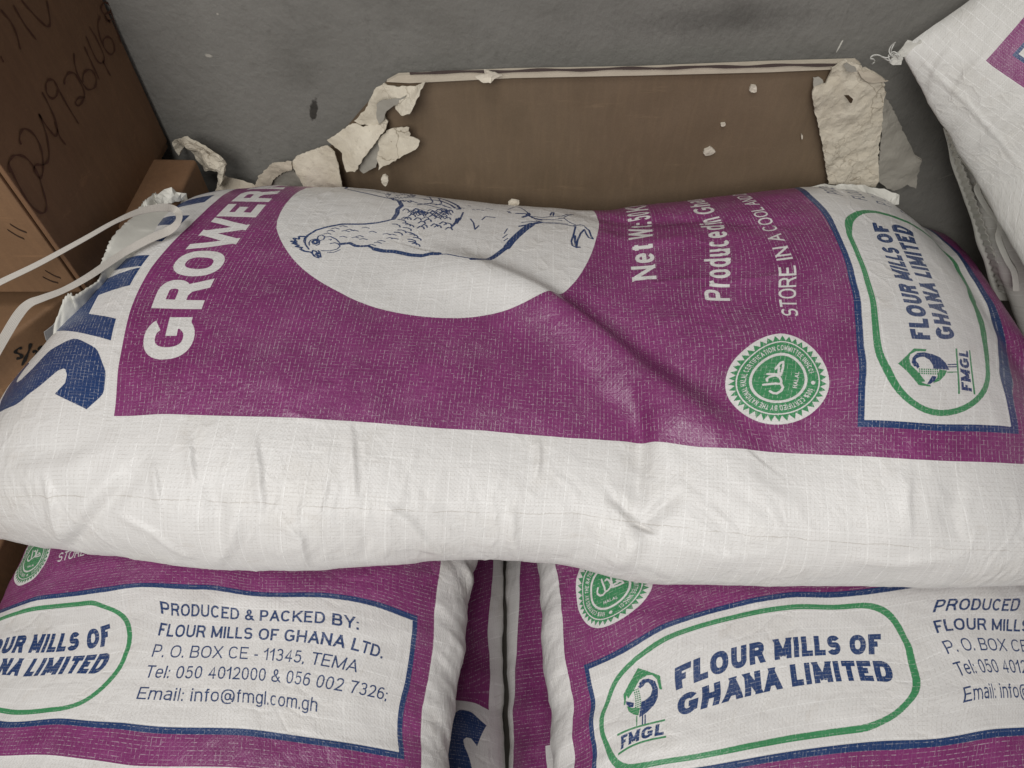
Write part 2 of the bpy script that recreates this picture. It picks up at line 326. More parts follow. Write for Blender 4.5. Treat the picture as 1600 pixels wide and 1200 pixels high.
HEN = [(5,[(341,1157),(352,1159),(362,1157),(378,1148),(388,1131),(398,1108),(400,1091),(402,1068),(407,1047),(415,1032),(423,1022)]),(9,[(423,1022),(446,1019),(463,1022),(478,1017),(502,1027)]),(5,[(502,1027),(516,1046),(528,1072),(546,1109),(563,1135),(579,1152),(602,1154)]),(3,[(343,1157),(333,1153),(320,1144)]),(3,[(311,1136),(317,1137),(315,1131),(307,1126)]),(4,[(357,1161),(357,1171),(349,1168),(351,1178),(341,1170),(342,1179),(336,1168),(336,1175),(330,1163),(327,1167),(324,1156),(320,1158),(314,1149),(312,1138)]),(3,[(311,1137),(301,1130),(297,1122),(306,1127),(299,1119),(312,1124),(317,1128)]),(7,[(306,1128),(310,1127)]),(5,[(341,1135),(336,1136),(336,1140),(342,1144),(346,1142),(346,1138),(341,1135)]),(2.5,[(342,1132),(349,1136),(350,1143),(346,1148),(339,1149),(331,1146)]),(2.5,[(342,1132),(334,1131),(331,1135)]),(2.5,[(349,1138),(359,1139),(363,1134),(358,1128),(349,1127),(345,1132)]),(2.5,[(317,1123),(317,1108),(322,1098),(330,1095),(336,1098),(340,1106),(337,1113)]),(2,[(312,1112),(313,1101),(321,1092)]),(2.5,[(356,1127),(358,1118),(350,1106),(340,1098)]),(2,[(349,1119),(351,1114),(346,1115)]),(7,[(336,1097),(338,1089),(340,1081),(332,1070),(331,1064)]),(6,[(331,1060),(333,1048),(324,1036)]),(10,[(324,1036),(318,1020),(316,1001),(311,988),(304,970),(300,949),(304,934),(304,920)]),(3,[(304,926),(301,906),(291,885),(283,860)]),(10,[(282,860),(283,844),(292,831),(309,820),(328,808),(345,797)]),(15,[(345,797),(367,789),(393,777),(417,765),(438,753)]),(9,[(438,753),(452,735)]),(6,[(426,777),(434,761),(446,744)]),(3,[(511,805),(541,788),(514,772),(486,760)]),(8,[(470,772),(483,760),(493,762)]),(5,[(488,787),(488,768),(477,759),(465,745),(463,734)]),(3,[(444,773),(450,753),(457,738)]),(3,[(477,759),(476,734),(487,716),(497,693),(515,682),(523,670)]),(3,[(523,670),(509,680),(492,689)]),(3,[(481,700),(487,689),(469,677),(463,666)]),(3,[(457,744),(450,731),(454,704),(455,682),(455,666)]),(2,[(454,731),(458,704),(460,680)]),(3,[(469,754),(466,736),(472,709),(473,693)]),(4,[(494,717),(513,714),(513,710),(495,711)]),(4,[(455,666),(423,669),(389,674),(373,672),(370,665),(375,658)]),(5,[(374,665),(393,667),(415,667)]),(4,[(376,664),(399,662),(430,656),(450,649),(435,646),(420,641),(418,633)]),(4,[(461,648),(450,640),(426,636),(419,633)]),(3,[(456,671),(468,656),(466,649)]),(5,[(401,909),(419,903),(436,903)]),(4,[(417,900),(443,896)]),(4,[(403,909),(431,901),(441,899)]),(4,[(432,896),(468,894)]),(3.5,[(440,876),(424,868),(399,863),(415,857)]),(2.5,[(366,804),(376,797)]),(2.5,[(376,807),(390,799)]),(2.5,[(393,805),(413,800)]),(3,[(441,853),(456,848),(457,840),(457,828)]),(6,[(551,981),(551,958),(528,932),(504,910),(485,902),(483,908)]),(5,[(525,981),(524,949),(504,924),(487,913)]),(4,[(489,988),(501,968),(500,942),(485,921)]),(3,[(511,1008),(498,990),(491,967),(480,939)]),(3,[(554,977),(510,961),(497,970)]),(3,[(551,958),(508,943),(495,954)]),(3,[(533,1009),(531,991),(531,980)]),(3,[(593,1152),(585,1117),(564,1084),(544,1054)]),(2,[(602,1139),(584,1104),(574,1071)]),(2,[(527,1056),(519,1051),(525,1048)]),(2,[(524,1047),(516,1042),(522,1039)]),(2,[(595,1054),(597,1051),(598,1047)]),(2,[(564,1063),(548,1056),(564,1055)]),(2,[(563,1013),(545,1006),(561,1005)]),(2,[(552,1022),(538,1015),(551,1014)]),(2,[(595,1054),(586,1038),(598,1047)]),(2,[(510,1027),(504,1022),(509,1019)]),(2,[(516,1036),(510,1031),(516,1028)]),(2,[(595,1051),(598,1047),(600,1044)]),(2,[(533,1023),(524,1018),(533,1016)]),(2,[(592,1074),(593,1064),(598,1068)]),(2,[(556,1021),(540,1014),(553,1012)]),(2,[(511,1022),(504,1017),(510,1014)]),(2,[(508,1022),(501,1016),(507,1013)]),(2,[(511,1043),(505,1038),(510,1035)]),(2,[(598,1037),(596,1033),(597,1030)]),(2,[(559,1070),(546,1063),(560,1062)]),(2,[(572,1016),(548,1008),(568,1008)]),(2,[(572,1040),(555,1032),(576,1033)]),(2,[(548,1043),(537,1037),(549,1035)]),(2,[(525,1049),(517,1043),(523,1041)]),(2,[(507,1030),(501,1025),(506,1022)]),(2,[(507,1023),(501,1018),(506,1015)]),(2,[(505,1012),(498,1006),(504,1004)]),(2,[(595,1051),(598,1045),(600,1044)]),(2,[(507,1012),(500,1006),(506,1004)]),(2,[(540,1015),(531,1009),(541,1007)]),(2,[(591,1044),(588,1033),(599,1040)]),(2,[(537,1019),(528,1014),(538,1011)]),(2,[(598,1079),(586,1062),(605,1072)]),(2,[(505,1012),(498,1007),(504,1004)]),(2,[(593,1063),(571,1050),(601,1061)]),(2,[(599,1040),(596,1033),(597,1030)]),(2,[(595,1054),(595,1051),(598,1047)]),(2,[(575,1033),(555,1026),(583,1025)]),(2,[(506,1010),(499,1005),(505,1002)]),(2,[(595,1073),(584,1060),(600,1068)]),(2,[(596,1058),(593,1051),(594,1047)]),(2,[(538,1061),(529,1056),(537,1053)]),(2,[(593,1051),(590,1041),(596,1047)]),(2,[(590,1025),(556,1014),(586,1017)]),(2,[(532,1043),(524,1037),(531,1035)]),(2,[(529,1030),(521,1025),(529,1022)]),(2,[(526,1035),(519,1030),(525,1027)]),(2,[(551,1015),(539,1008),(551,1007)]),(2,[(516,1042),(510,1037),(516,1034)]),(2,[(553,1062),(540,1055),(551,1054)]),(2,[(551,1012),(539,1006),(550,1004)]),(2,[(603,1062),(593,1053),(595,1051)]),(2,[(526,1045),(518,1039),(525,1037)]),(2,[(595,1054),(597,1051),(598,1047)]),(3,[(450,953),(458,949),(456,944),(448,941)]),(3,[(455,949),(463,945),(461,940),(454,936)]),(3,[(440,944),(447,940),(446,935),(439,932)]),(3,[(459,1011),(466,1008),(465,1003),(458,999)]),(3,[(431,945),(438,942),(436,936),(430,933)]),(3,[(446,988),(454,984),(452,979),(446,976)]),(3,[(457,957),(464,953),(462,948),(454,945)]),(3,[(454,978),(462,975),(460,970),(453,966)]),(3,[(443,976),(450,972),(448,967),(442,964)]),(3,[(450,984),(458,980),(457,975),(449,972)]),(3,[(471,942),(480,938),(478,933),(470,929)]),(3,[(439,957),(446,953),(444,948),(438,945)]),(3,[(456,984),(465,980),(463,975),(456,972)]),(3,[(461,937),(470,934),(468,928),(461,925)]),(3,[(446,994),(453,990),(452,985),(445,982)]),(3,[(466,948),(475,945),(473,939),(465,936)]),(3,[(452,982),(460,979),(459,973),(451,970)]),(3,[(454,933),(461,930),(460,924),(453,921)]),(3,[(465,933),(474,929),(473,924),(465,921)]),(3,[(440,979),(447,975),(446,970),(439,967)]),(3,[(454,929),(462,925),(461,920),(453,916)]),(3,[(459,992),(468,989),(466,984),(459,980)]),(3,[(462,964),(469,960),(467,955),(460,951)]),(3,[(437,934),(445,930),(443,925),(437,922)]),(3,[(452,995),(460,992),(458,986),(452,983)]),(3,[(445,935),(453,931),(451,926),(445,923)]),(3,[(457,937),(465,933),(463,928),(456,924)]),(3,[(451,1000),(459,996),(457,991),(450,988)]),(3,[(460,938),(468,934),(467,929),(459,926)]),(3,[(449,979),(457,976),(455,970),(449,967)]),(3,[(451,972),(458,969),(457,964),(450,961)]),(3,[(467,927),(476,923),(475,918),(467,915)]),(3,[(426,1007),(432,1003),(430,998),(424,995)]),(3,[(433,926),(440,922),(439,917),(432,914)]),(3,[(430,968),(437,964),(435,959),(429,956)]),(3,[(464,926),(473,922),(472,917),(464,914)]),(3,[(436,940),(443,936),(442,931),(436,928)]),(3,[(448,949),(456,945),(454,940),(447,937)]),(3,[(451,985),(459,982),(458,976),(451,973)]),(3,[(462,992),(470,989),(469,984),(461,981)]),(3,[(458,958),(465,954),(463,949),(456,945)]),(3,[(470,938),(480,934),(478,929),(469,926)]),(3.5,[(424,1002),(433,998),(429,991),(423,989)]),(3.5,[(436,996),(445,992),(442,985),(436,983)]),(3.5,[(423,983),(432,979),(429,972),(423,970)]),(3.5,[(411,973),(419,969),(416,962),(410,960)]),(3.5,[(393,972),(400,968),(397,961),(391,959)]),(3.5,[(399,966),(407,962),(403,956),(397,954)]),(3.5,[(420,963),(428,959),(425,952),(419,950)]),(3.5,[(403,948),(411,944),(408,937),(402,935)]),(3.5,[(399,941),(407,937),(404,930),(398,928)]),(3.5,[(439,956),(448,952),(444,945),(437,942)]),(3.5,[(412,933),(421,928),(418,922),(412,920)]),(3.5,[(409,924),(417,919),(414,912),(408,910)]),(3.5,[(393,919),(400,915),(397,908),(392,906)]),(3.5,[(446,989),(456,985),(453,978),(446,976)]),(3.5,[(446,965),(456,961),(452,954),(445,952)]),(3,[(404,1020),(404,1013),(399,1006),(394,1004)]),(3,[(422,1013),(421,1005),(416,998),(411,997)]),(3,[(409,1002),(409,995),(404,988),(399,986)]),(3,[(405,996),(405,988),(400,981),(396,979)]),(3,[(393,998),(392,990),(388,983),(383,982)]),(3,[(378,989),(377,982),(373,975),(368,973)]),(3,[(372,982),(372,975),(367,968),(363,966)]),(3,[(362,974),(361,967),(357,960),(353,959)]),(3,[(355,983),(355,976),(351,969),(347,968)]),(3,[(348,980),(348,973),(344,966),(339,965)]),(3,[(343,973),(343,966),(339,960),(334,958)]),(3,[(384,1006),(384,999),(380,992),(375,990)]),(3,[(376,1011),(376,1004),(372,997),(367,995)]),(2.2,[(375,1128),(378,1123),(374,1115)]),(2.2,[(383,1122),(385,1117),(382,1109)]),(2.2,[(390,1110),(393,1105),(390,1097)]),(2.2,[(380,1096),(383,1091),(379,1083)]),(2.2,[(378,1088),(381,1083),(378,1075)]),(2.2,[(376,1103),(378,1098),(375,1090)]),(2.2,[(389,1071),(391,1065),(388,1058)]),(2.2,[(361,1075),(364,1069),(360,1062)]),(2.2,[(357,1081),(359,1076),(356,1069)]),(2.2,[(352,1067),(355,1062),(352,1054)]),(2.2,[(358,1102),(360,1097),(357,1090)]),(2.2,[(366,1131),(369,1126),(365,1119)]),(2.2,[(376,1056),(379,1051),(375,1043)]),(2.2,[(370,1030),(372,1024),(368,1016)]),(2.2,[(368,1019),(370,1014),(366,1006)]),(2.2,[(336,1048),(338,1043),(334,1036)]),(2.2,[(343,1040),(345,1035),(341,1027)]),(2.2,[(348,1035),(350,1030),(347,1022)]),(2.2,[(357,1021),(359,1016),(356,1008)]),(2.2,[(355,1013),(357,1008),(354,1000)]),(2.5,[(495,806),(494,800)]),(2.5,[(489,803),(488,797)]),(2.5,[(498,807),(497,801)]),(2.5,[(492,936),(491,930)]),(2.5,[(506,915),(505,909)]),(2.5,[(496,842),(496,836)]),(2.5,[(487,877),(485,872)]),(2.5,[(501,850),(501,844)]),(2.5,[(492,901),(490,895)]),(2.5,[(490,869),(488,863)]),(2.5,[(509,889),(507,883)]),(2.5,[(488,860),(486,854)]),(2.5,[(493,913),(493,908)]),(2.5,[(491,803),(490,798)])]
for w, p in HEN: stroke(p, w * .95, 3)
#PRINT-END
# alpha of the print: where the ink has cracked off along the edges of the woven tapes
def cracks():
    p = 12
    A = np.zeros((IH, IW), np.float32)
    ny, nx = IH // p + 1, IW // p + 1; h = 2
    def cells(n, m, amount):
        Y, X = np.meshgrid(np.arange(n), np.arange(m), indexing='ij')
        d = np.clip(amount + .30 * fbm(X / 30., Y / 9., 3), .05, 1)
        return np.where(RNG.random((n, m)) < d, RNG.uniform(.35, 1, (n, m)) ** 1.3, RNG.uniform(0, .22, (n, m)))
    rows = cells(ny, IW // 7 + 2, .46); colsv = cells(nx, IH // 9 + 2, .26)
    for i in range(ny):
        y = i * p + RNG.integers(-1, 2)
        if 0 <= y < IH:
            row = np.roll(np.repeat(rows[i], 7), RNG.integers(0, 7))[:IW]; A[y] = np.maximum(A[y], row)
            if y + 1 < IH: A[y + 1] = np.maximum(A[y + 1], row * .45)
    for j in range(nx):
        x = j * p + RNG.integers(-1, 2)
        if 0 <= x < IW:
            col = np.roll(np.repeat(colsv[j], 9), RNG.integers(0, 9))[:IH]; A[:, x] = np.maximum(A[:, x], col * .9)
    sp = RNG.random((IH, IW)) < .0012
    A[sp] = 1
    return A
def build_print():
    img = bpy.data.images.new("sack_print", IW, IH, alpha=True, float_buffer=False)
    img.colorspace_settings.name = 'Non-Color'; img.alpha_mode = 'CHANNEL_PACKED'
    px = np.zeros((IH, IW, 4), np.float32)
    for c in (1, 2, 3): px[..., c - 1] = (ink == c)
    px[..., 3] = 1 - cracks()
    img.pixels.foreach_set(px.ravel()); img.update()
    return img
PRINT = build_print()

def sack_material(name, white=(.69, .672, .65), wear=1.0, gloss=.29, weave=1.0):
    N = NT(name)
    uv = N.n('ShaderNodeUVMap'); uv.uv_map = "print"; uv = uv.outputs[0]
    im = N.n('ShaderNodeTexImage'); im.image = PRINT; im.extension = 'CLIP'; im.interpolation = 'Linear'; N.l(uv, im.inputs[0])
    sep = N.n('ShaderNodeSeparateColor'); N.l(im.outputs[0], sep.inputs[0])
    D = N.mapping(uv, scale=(DW, DH, 1))                       # in sack units (about half a millimetre)
    inkf = N.math('ADD', N.math('ADD', sep.outputs[0], sep.outputs[1]), sep.outputs[2], clamp=True)
    crack = N.math('SUBTRACT', 1.0, im.outputs[1])
    blot = N.noise(D, .012, 4); fine = N.noise(D, .35, 3, .7)
    big = N.noise(D, .0035, 3)
    purple = N.mix(N.ramp(blot, .3, .7), (.168, .023, .112, 1), (.232, .037, .158, 1))
    green = (.045, .24, .095, 1); blue = N.mix(fine, (.010, .032, .115, 1), (.016, .050, .160, 1))
    dirt = N.mix(N.math('MULTIPLY', N.ramp(N.noise(D, .006, 6, .65), .52, .78), .35), (*white, 1), (white[0] * .82, white[1] * .78, white[2] * .70, 1))
    dirt = N.mix(N.math('MULTIPLY', N.ramp(N.noise(N.mapping(D, scale=(1, .4, 1)), .03, 6, .7), .60, .80), .30), dirt, (.40, .33, .25, 1))
    # faint grey joints between the tapes and paler ribs on the bare fabric
    sx = N.n('ShaderNodeSeparateXYZ'); N.l(D, sx.inputs[0]); X, Y = sx.outputs[0], sx.outputs[1]
    def line(c, per, w):
        f = N.math('FRACT', N.math('DIVIDE', c, per)); d = N.math('ABSOLUTE', N.math('SUBTRACT', f, .5))
        return N.math('LESS_THAN', d, w / per / 2)
    nx = N.noise(N.mapping(D, scale=(1, .12, 1)), .25, 2); ny = N.noise(N.mapping(D, scale=(.12, 1, 1)), .25, 2)
    jx = N.math('MULTIPLY', line(X, 6.1, .9), N.ramp(ny, .44, .58)); jy = N.math('MULTIPLY', line(Y, 6.1, .8), N.ramp(nx, .46, .62))
    joint = N.math('MULTIPLY', N.math('MAXIMUM', jx, jy), .30 * weave)
    # the sewn side seams: a thin dark line, and a yellowed fold
    sw = N.math('ADD', X, N.math('MULTIPLY', N.math('SUBTRACT', N.noise(N.mapping(D, scale=(0, 1, 1)), .02, 3), .5), 14))
    seam = N.math('MAXIMUM', N.math('COMPARE', sw, -106.0, .75), N.math('COMPARE', sw, 1206.0, .75))
    seam = N.math('MULTIPLY', seam, N.ramp(nx, .36, .55))
    joint = N.math("MAXIMUM", joint, N.math("MULTIPLY", seam, .45))
    base = N.mix(joint, dirt, (.36, .32, .27, 1))
    ribs = N.math('MULTIPLY', N.math('MAXIMUM', line(Y, 29, 1.5), N.math('MULTIPLY', line(X, 61, 1.3), .6)), N.ramp(nx, .38, .55))
    base = N.mix(N.math('MULTIPLY', ribs, .45), base, (.9, .89, .87, 1))
    inkc = N.mix(sep.outputs[0], (0, 0, 0, 1), purple)
    inkc = N.mix(sep.outputs[1], inkc, green); inkc = N.mix(sep.outputs[2], inkc, blue)
    keep = N.math('MULTIPLY', inkf, N.math('SUBTRACT', 1.0, N.math('MULTIPLY', crack, .60 * wear)))
    rub = N.math('MULTIPLY', N.ramp(N.noise(D, .8, 2, .6), .56, .66), N.ramp(N.noise(D, .016, 4, .6), .50, .64))
    thin = N.math('SUBTRACT', 1.0, N.math('MAXIMUM', N.math('MULTIPLY', N.ramp(fine, .62, .80), .30), N.math("MULTIPLY", rub, .35)))
    col = N.mix(N.math('MULTIPLY', keep, thin), base, inkc)
    # weave relief: alternating tapes
    ck = N.n('ShaderNodeTexChecker'); ck.inputs['Scale'].default_value = 1 / 3.05; N.l(D, ck.inputs[0])
    wv = N.math('MULTIPLY', N.math('SINE', N.math('MULTIPLY', X, math.pi / 3.05)), N.math('SINE', N.math('MULTIPLY', Y, math.pi / 3.05)))
    h1 = N.math('ADD', N.math('MULTIPLY', wv, .5), N.math('MULTIPLY', N.math('MAXIMUM', jx, jy), -.8))
    n1 = N.bump(h1, .30 * weave, .0002)
    cr = N.noise(N.mapping(D, scale=(1, .55, 1)), .045, 6, .62, .8)
    n2 = N.bump(cr, .30, .003, n1)
    n3 = N.bump(N.noise(D, .22, 3, .6), .25, .0005, n2)
    vo = N.n('ShaderNodeTexVoronoi', feature='DISTANCE_TO_EDGE'); vo.inputs['Scale'].default_value = .021
    wn = N.n('ShaderNodeTexNoise'); wn.inputs['Scale'].default_value = .012; wn.inputs['Detail'].default_value = 4; N.l(D, wn.inputs['Vector'])
    sc_ = N.n('ShaderNodeVectorMath', operation='SCALE'); N.l(wn.outputs['Color'], sc_.inputs[0]); sc_.inputs['Scale'].default_value = 60
    ad = N.n('ShaderNodeVectorMath', operation='ADD'); N.l(N.mapping(D, scale=(1, 1.5, 1)), ad.inputs[0]); N.l(sc_.outputs[0], ad.inputs[1]); N.l(ad.outputs[0], vo.inputs['Vector'])
    crk = N.math('MULTIPLY', N.ramp(vo.outputs['Distance'], 0, .16, (1, 1, 1, 1), (0, 0, 0, 1)), N.ramp(N.noise(D, .006, 3), .46, .62))
    n3 = N.bump(crk, .24, .0014, n3)
    rough = N.math('SUBTRACT', N.math('ADD', gloss + .13, N.math('MULTIPLY', big, .16)), N.math('MULTIPLY', inkf, .15))
    N.b.inputs['Coat Weight'].default_value = .12; N.b.inputs['Coat Roughness'].default_value = .25; N.l(n3, N.b.inputs['Coat Normal'])
    return N.fin(col, rough, n3, .5)

def profile_arrays(Ts, knots): return np.interp(Ts, knots[0], knots[1])
def nonuniform_phi(n, lo=-.75, hi=3.3, frac=.86):
    a = np.linspace(lo, hi, int(n * frac), endpoint=False)
    b = np.linspace(hi, lo + 2 * np.pi, n - len(a), endpoint=False)
    return np.concatenate([a, b])
class Surf: pass
def loft(Ts, lo, hi, zt, zb, n=2.5, NP=420, frame=None, swap=False, ext=1.0):
    """a filled sack: sections across v (lo..hi) and w (zb..zt) along u=Ts; frame maps (u,v,w) to the place"""
    ph = nonuniform_phi(NP); c, s = np.cos(ph), np.sin(ph)
    r = (abs(c) ** n + abs(s) ** n) ** (-1 / n)
    a = (hi - lo) / 2; b = (zt - zb) / 2
    V = ((hi + lo) / 2)[:, None] - a[:, None] * (r * c); W = ((zt + zb) / 2)[:, None] + b[:, None] * (r * s)
    U = np.repeat(Ts[:, None], NP, 1)
    S = Surf(); S.U = U; S.swap = swap; S.frame = frame; S.phi = ph
    al = np.concatenate([np.zeros((len(Ts), 1)), np.cumsum(np.hypot(np.diff(V, axis=1), np.diff(W, axis=1)), 1)], 1)
    i0 = np.argmin(abs(ph)); S.al = al - al[:, i0:i0 + 1]           # 0 where the section is widest at its low side
    S.uvw = np.stack([U, V, W], -1)
    S.P = to_place(S, S.uvw)
    return S
def to_place(S, Q):
    if S.frame is not None: return Q @ np.array(S.frame[0]) + np.array(S.frame[1])
    if S.swap: return np.stack([Q[..., 1], Q[..., 0], Q[..., 2]], -1)
    return Q
def normals(P):
    du = np.gradient(P, axis=0); dv = np.gradient(P, axis=1); n = np.cross(du, dv)
    return n / (np.linalg.norm(n, axis=-1, keepdims=True) + 1e-12)
def outward(S):
    n = normals(S.P); c = S.P.mean(axis=(0, 1)); 
    if ((S.P - c) * n).sum() < 0: n = -n
    return n
def displace(S, d, mask=None):
    S.P = S.P + outward(S) * d[..., None]
def lookup(S, pts):
    """grid position (fractional) of the visible surface point at a spot of the photograph"""
    px, py = proj(S.P); n = outward(S); view = S.P - np.array([0, 0, CAMZ])
    vis = (n * view).sum(-1) < 0
    res = []
    for x, y in pts:
        d = (px - x) ** 2 + (py - y) ** 2 + (~vis) * 1e4
        i, j = np.unravel_index(d.argmin(), d.shape)
        fi, fj = float(i), float(j)
        if 0 < i < d.shape[0] - 1 and 0 < j < d.shape[1] - 1:
            J = np.array([[(px[i + 1, j] - px[i - 1, j]) / 2, (px[i, j + 1] - px[i, j - 1]) / 2], [(py[i + 1, j] - py[i - 1, j]) / 2, (py[i, j + 1] - py[i, j - 1]) / 2]])
            try:
                e = np.linalg.solve(J, np.array([x - px[i, j], y - py[i, j]])); e = np.clip(e, -3, 3); fi += e[0]; fj += e[1]
            except np.linalg.LinAlgError: pass
        res.append((fi, fj))
    return np.array(res)
def samp(A, ij):
    i = np.clip(ij[:, 0], 0, A.shape[0] - 1.001); j = np.clip(ij[:, 1], 0, A.shape[1] - 1.001)
    a = i.astype(int); b = j.astype(int); fi = i - a; fj = j - b
    return A[a, b] * (1 - fi) * (1 - fj) + A[a + 1, b] * fi * (1 - fj) + A[a, b + 1] * (1 - fi) * fj + A[a + 1, b + 1] * fi * fj
def tps_fit(C, R, lam):
    n = len(C); d = np.linalg.norm(C[:, None] - C[None], axis=-1)
    K = np.where(d > 0, d ** 2 * np.log(d + 1e-12), 0) + lam * np.eye(n); Q = np.hstack([np.ones((n, 1)), C])
    M = np.block([[K, Q], [Q.T, np.zeros((3, 3))]]); return np.linalg.solve(M, np.vstack([R, np.zeros((3, R.shape[1]))]))
def tps_eval(C, W, X):
    out = np.zeros((len(X), W.shape[1]))
    for s in range(0, len(X), 20000):
        x = X[s:s + 20000]; d2 = ((x[:, None] - C[None]) ** 2).sum(-1)
        K = np.where(d2 > 0, .5 * d2 * np.log(d2 + 1e-24), 0); out[s:s + 20000] = K @ W[:len(C)] + np.hstack([np.ones((len(x), 1)), x]) @ W[len(C):]
    return out
SU = .00047
def print_map(S, base, ctrl, lam=.002, free_fit=True):
    """where each point of the fabric lies on the flat print: an even layout, eased to run through the printed marks in ctrl"""
    x0, y0, sx, sy = base
    ax = x0 + sx * S.al / SU; ay = y0 + sy * S.U / SU
    S.auto = (ax, ay)
    if ctrl:
        ij = lookup(S, [(c[0], c[1]) for c in ctrl])
        cax = samp(ax, ij); cay = samp(ay, ij)
        R = np.array([[0 if c[2] is None else c[2] - a, 0 if c[3] is None else c[3] - b] for c, a, b in zip(ctrl, cax, cay)])
        C = np.stack([samp(S.al, ij), samp(S.U, ij)], 1) * 10
        S.resid = R
        Q = np.stack([S.al.ravel(), S.U.ravel()], 1) * 10
        # ease the correction out beyond the marks
        lo = C.min(0) - .6; hi = C.max(0) + .6; Q = np.clip(Q, lo, hi); T = []
        for k in (0, 1):
            use = np.array([free_fit is False or c[2 + k] is not None for c in ctrl])
            T.append(tps_eval(C[use], tps_fit(C[use], R[use, k:k + 1], lam), Q)[:, 0].reshape(S.al.shape))
        T = np.stack(T, -1)
        ax = ax + T[..., 0]; ay = ay + T[..., 1]
    S.dx, S.dy = ax, ay
def build_surf(S, name, mat, parent=None, close=True):
    nu, nv = S.al.shape
    P = S.P.reshape(-1, 3)
    I = np.arange(nu * nv).reshape(nu, nv)
    a = I[:-1, :]; b = I[1:, :]
    q = np.stack([a, b, np.roll(b, -1, 1), np.roll(a, -1, 1)], -1).reshape(-1, 4)
    me = bpy.data.meshes.new(name)
    me.vertices.add(len(P)); me.vertices.foreach_set('co', P.astype(np.float32).ravel())
    me.loops.add(q.size); me.loops.foreach_set('vertex_index', q.astype(np.int32).ravel())
    me.polygons.add(len(q)); me.polygons.foreach_set('loop_start', np.arange(0, q.size, 4, dtype=np.int32))
    me.update(calc_edges=True)
    uv = np.stack([(S.dx - DX0) / DW, (S.dy - DY0) / DH], -1)
    # the last column of faces wraps under the sack: give it the same side's values
    u = uv.reshape(-1, 2)[q.ravel()]
    last = (q.reshape(-1, 4) % nv == nv - 1).any(1) & (q.reshape(-1, 4) % nv == 0).any(1)
    u = u.reshape(-1, 4, 2); u[last] = -3; u = u.reshape(-1, 2)
    l = me.uv_layers.new(name="print"); l.data.foreach_set('uv', u.astype(np.float32).ravel())
    o = link(name, me, mat, parent, smooth=True)
    return o
def polyline_dist(Q, pts, vals=None):
    """distance of points Q (n,2) to a polyline, the signed side, and the parameter along it"""
    best = np.full(len(Q), 1e9); side = np.zeros(len(Q)); tt = np.zeros(len(Q)); n = len(pts) - 1
    for k in range(n):
        a, b = pts[k], pts[k + 1]; d = b - a; L2 = (d ** 2).sum() + 1e-12
        t = np.clip(((Q - a) @ d) / L2, 0, 1); r = Q - a - t[:, None] * d; dd = np.sqrt((r ** 2).sum(1))
        m = dd < best; best[m] = dd[m]; side[m] = np.sign(d[0] * r[m, 1] - d[1] * r[m, 0]); tt[m] = (k + t[m]) / n
    return best, side, tt
def creases(S, items):
    """folds pressed into the fabric: (spots along the fold, height, width on one side, width on the other)"""
    Q = np.stack([S.U.ravel(), S.al.ravel()], 1); D = np.zeros(len(Q))
    for pts, h, w1, w2 in items:
        ij = lookup(S, pts); C = np.stack([samp(S.U, ij), samp(S.al, ij)], 1)
        lo = C.min(0) - 4 * max(w1, w2); hi = C.max(0) + 4 * max(w1, w2)
        m = ((Q > lo) & (Q < hi)).all(1); q = Q[m]
        d, s, t = polyline_dist(q, C)
        w = np.where(s > 0, w1, w2); e = np.sin(np.clip(t * .94 + .03, 0, 1) * math.pi) ** .6
        # fade past the ends of the line
        D[m] += h * e * np.exp(-(d / w) ** 2 * 1.0)
    return D.reshape(S.al.shape)
def sharp(x, y, w=.07):
    v = vnoise(x, y); m = np.clip(vnoise(x * .6 + 50, y * .6 + 9) * 2.2, 0, 1); return np.exp(-(v / w) ** 2) * m
#MAIN-BEGIN
XK = np.linspace(-.5, .5, 41)
ZTK = [-0.1500, -0.1500, -0.1195, -0.0920, -0.0679, -0.0474, -0.0307, -0.0183, -0.0110, -0.0100, -0.0100, -0.0101, -0.0116, -0.0138, -0.0158, -0.0201, -0.0244, -0.0286, -0.0328, -0.0368, -0.0404, -0.0428, -0.0448, -0.0471, -0.0456, -0.0388, -0.0337, -0.0303, -0.0258, -0.0208, -0.0139, -0.0114, -0.0163, -0.0241, -0.0350, -0.0491, -0.0663, -0.0866, -0.1100, -0.1100, -0.1100]
YFK = [0.2499, 0.2444, 0.2354, 0.2270, 0.2196, 0.2136, 0.2076, 0.2018, 0.1974, 0.1937, 0.1905, 0.1874, 0.1863, 0.1871, 0.1882, 0.1907, 0.1941, 0.1966, 0.1988, 0.2007, 0.1995, 0.1981, 0.1946, 0.1858, 0.1799, 0.1785, 0.1774, 0.1765, 0.1757, 0.1751, 0.1744, 0.1742, 0.1750, 0.1763, 0.1779, 0.1801, 0.1830, 0.1865, 0.1903, 0.1921, 0.1922]
YBK = [0.4200, 0.4150, 0.4152, 0.3950, 0.3829, 0.3925, 0.4415, 0.5069, 0.5533, 0.5620, 0.5645, 0.5697, 0.5690, 0.5700, 0.5700, 0.5700, 0.5700, 0.5700, 0.5700, 0.5700, 0.5700, 0.5700, 0.5700, 0.5700, 0.5700, 0.5700, 0.5700, 0.5700, 0.5700, 0.5700, 0.5690, 0.5703, 0.5782, 0.5810, 0.5928, 0.6000, 0.6000, 0.6000, 0.6000, 0.6000, 0.6000]
def smooth(v, k):
    v = v.copy()
    for _ in range(k): w = v.copy(); w[1:-1] = (v[:-2] + 2 * v[1:-1] + v[2:]) / 4; v = w
    return v
T = np.linspace(-.5, .5, 840)
zt, yf, yb = (smooth(np.interp(T, XK, k), 60) for k in (ZTK, YFK, YBK))
cl = np.sqrt(np.clip(1 - (np.clip(abs(T) - .44, 0, .06) / .06) ** 2, .0004, 1)); zm = (zt - .185) / 2
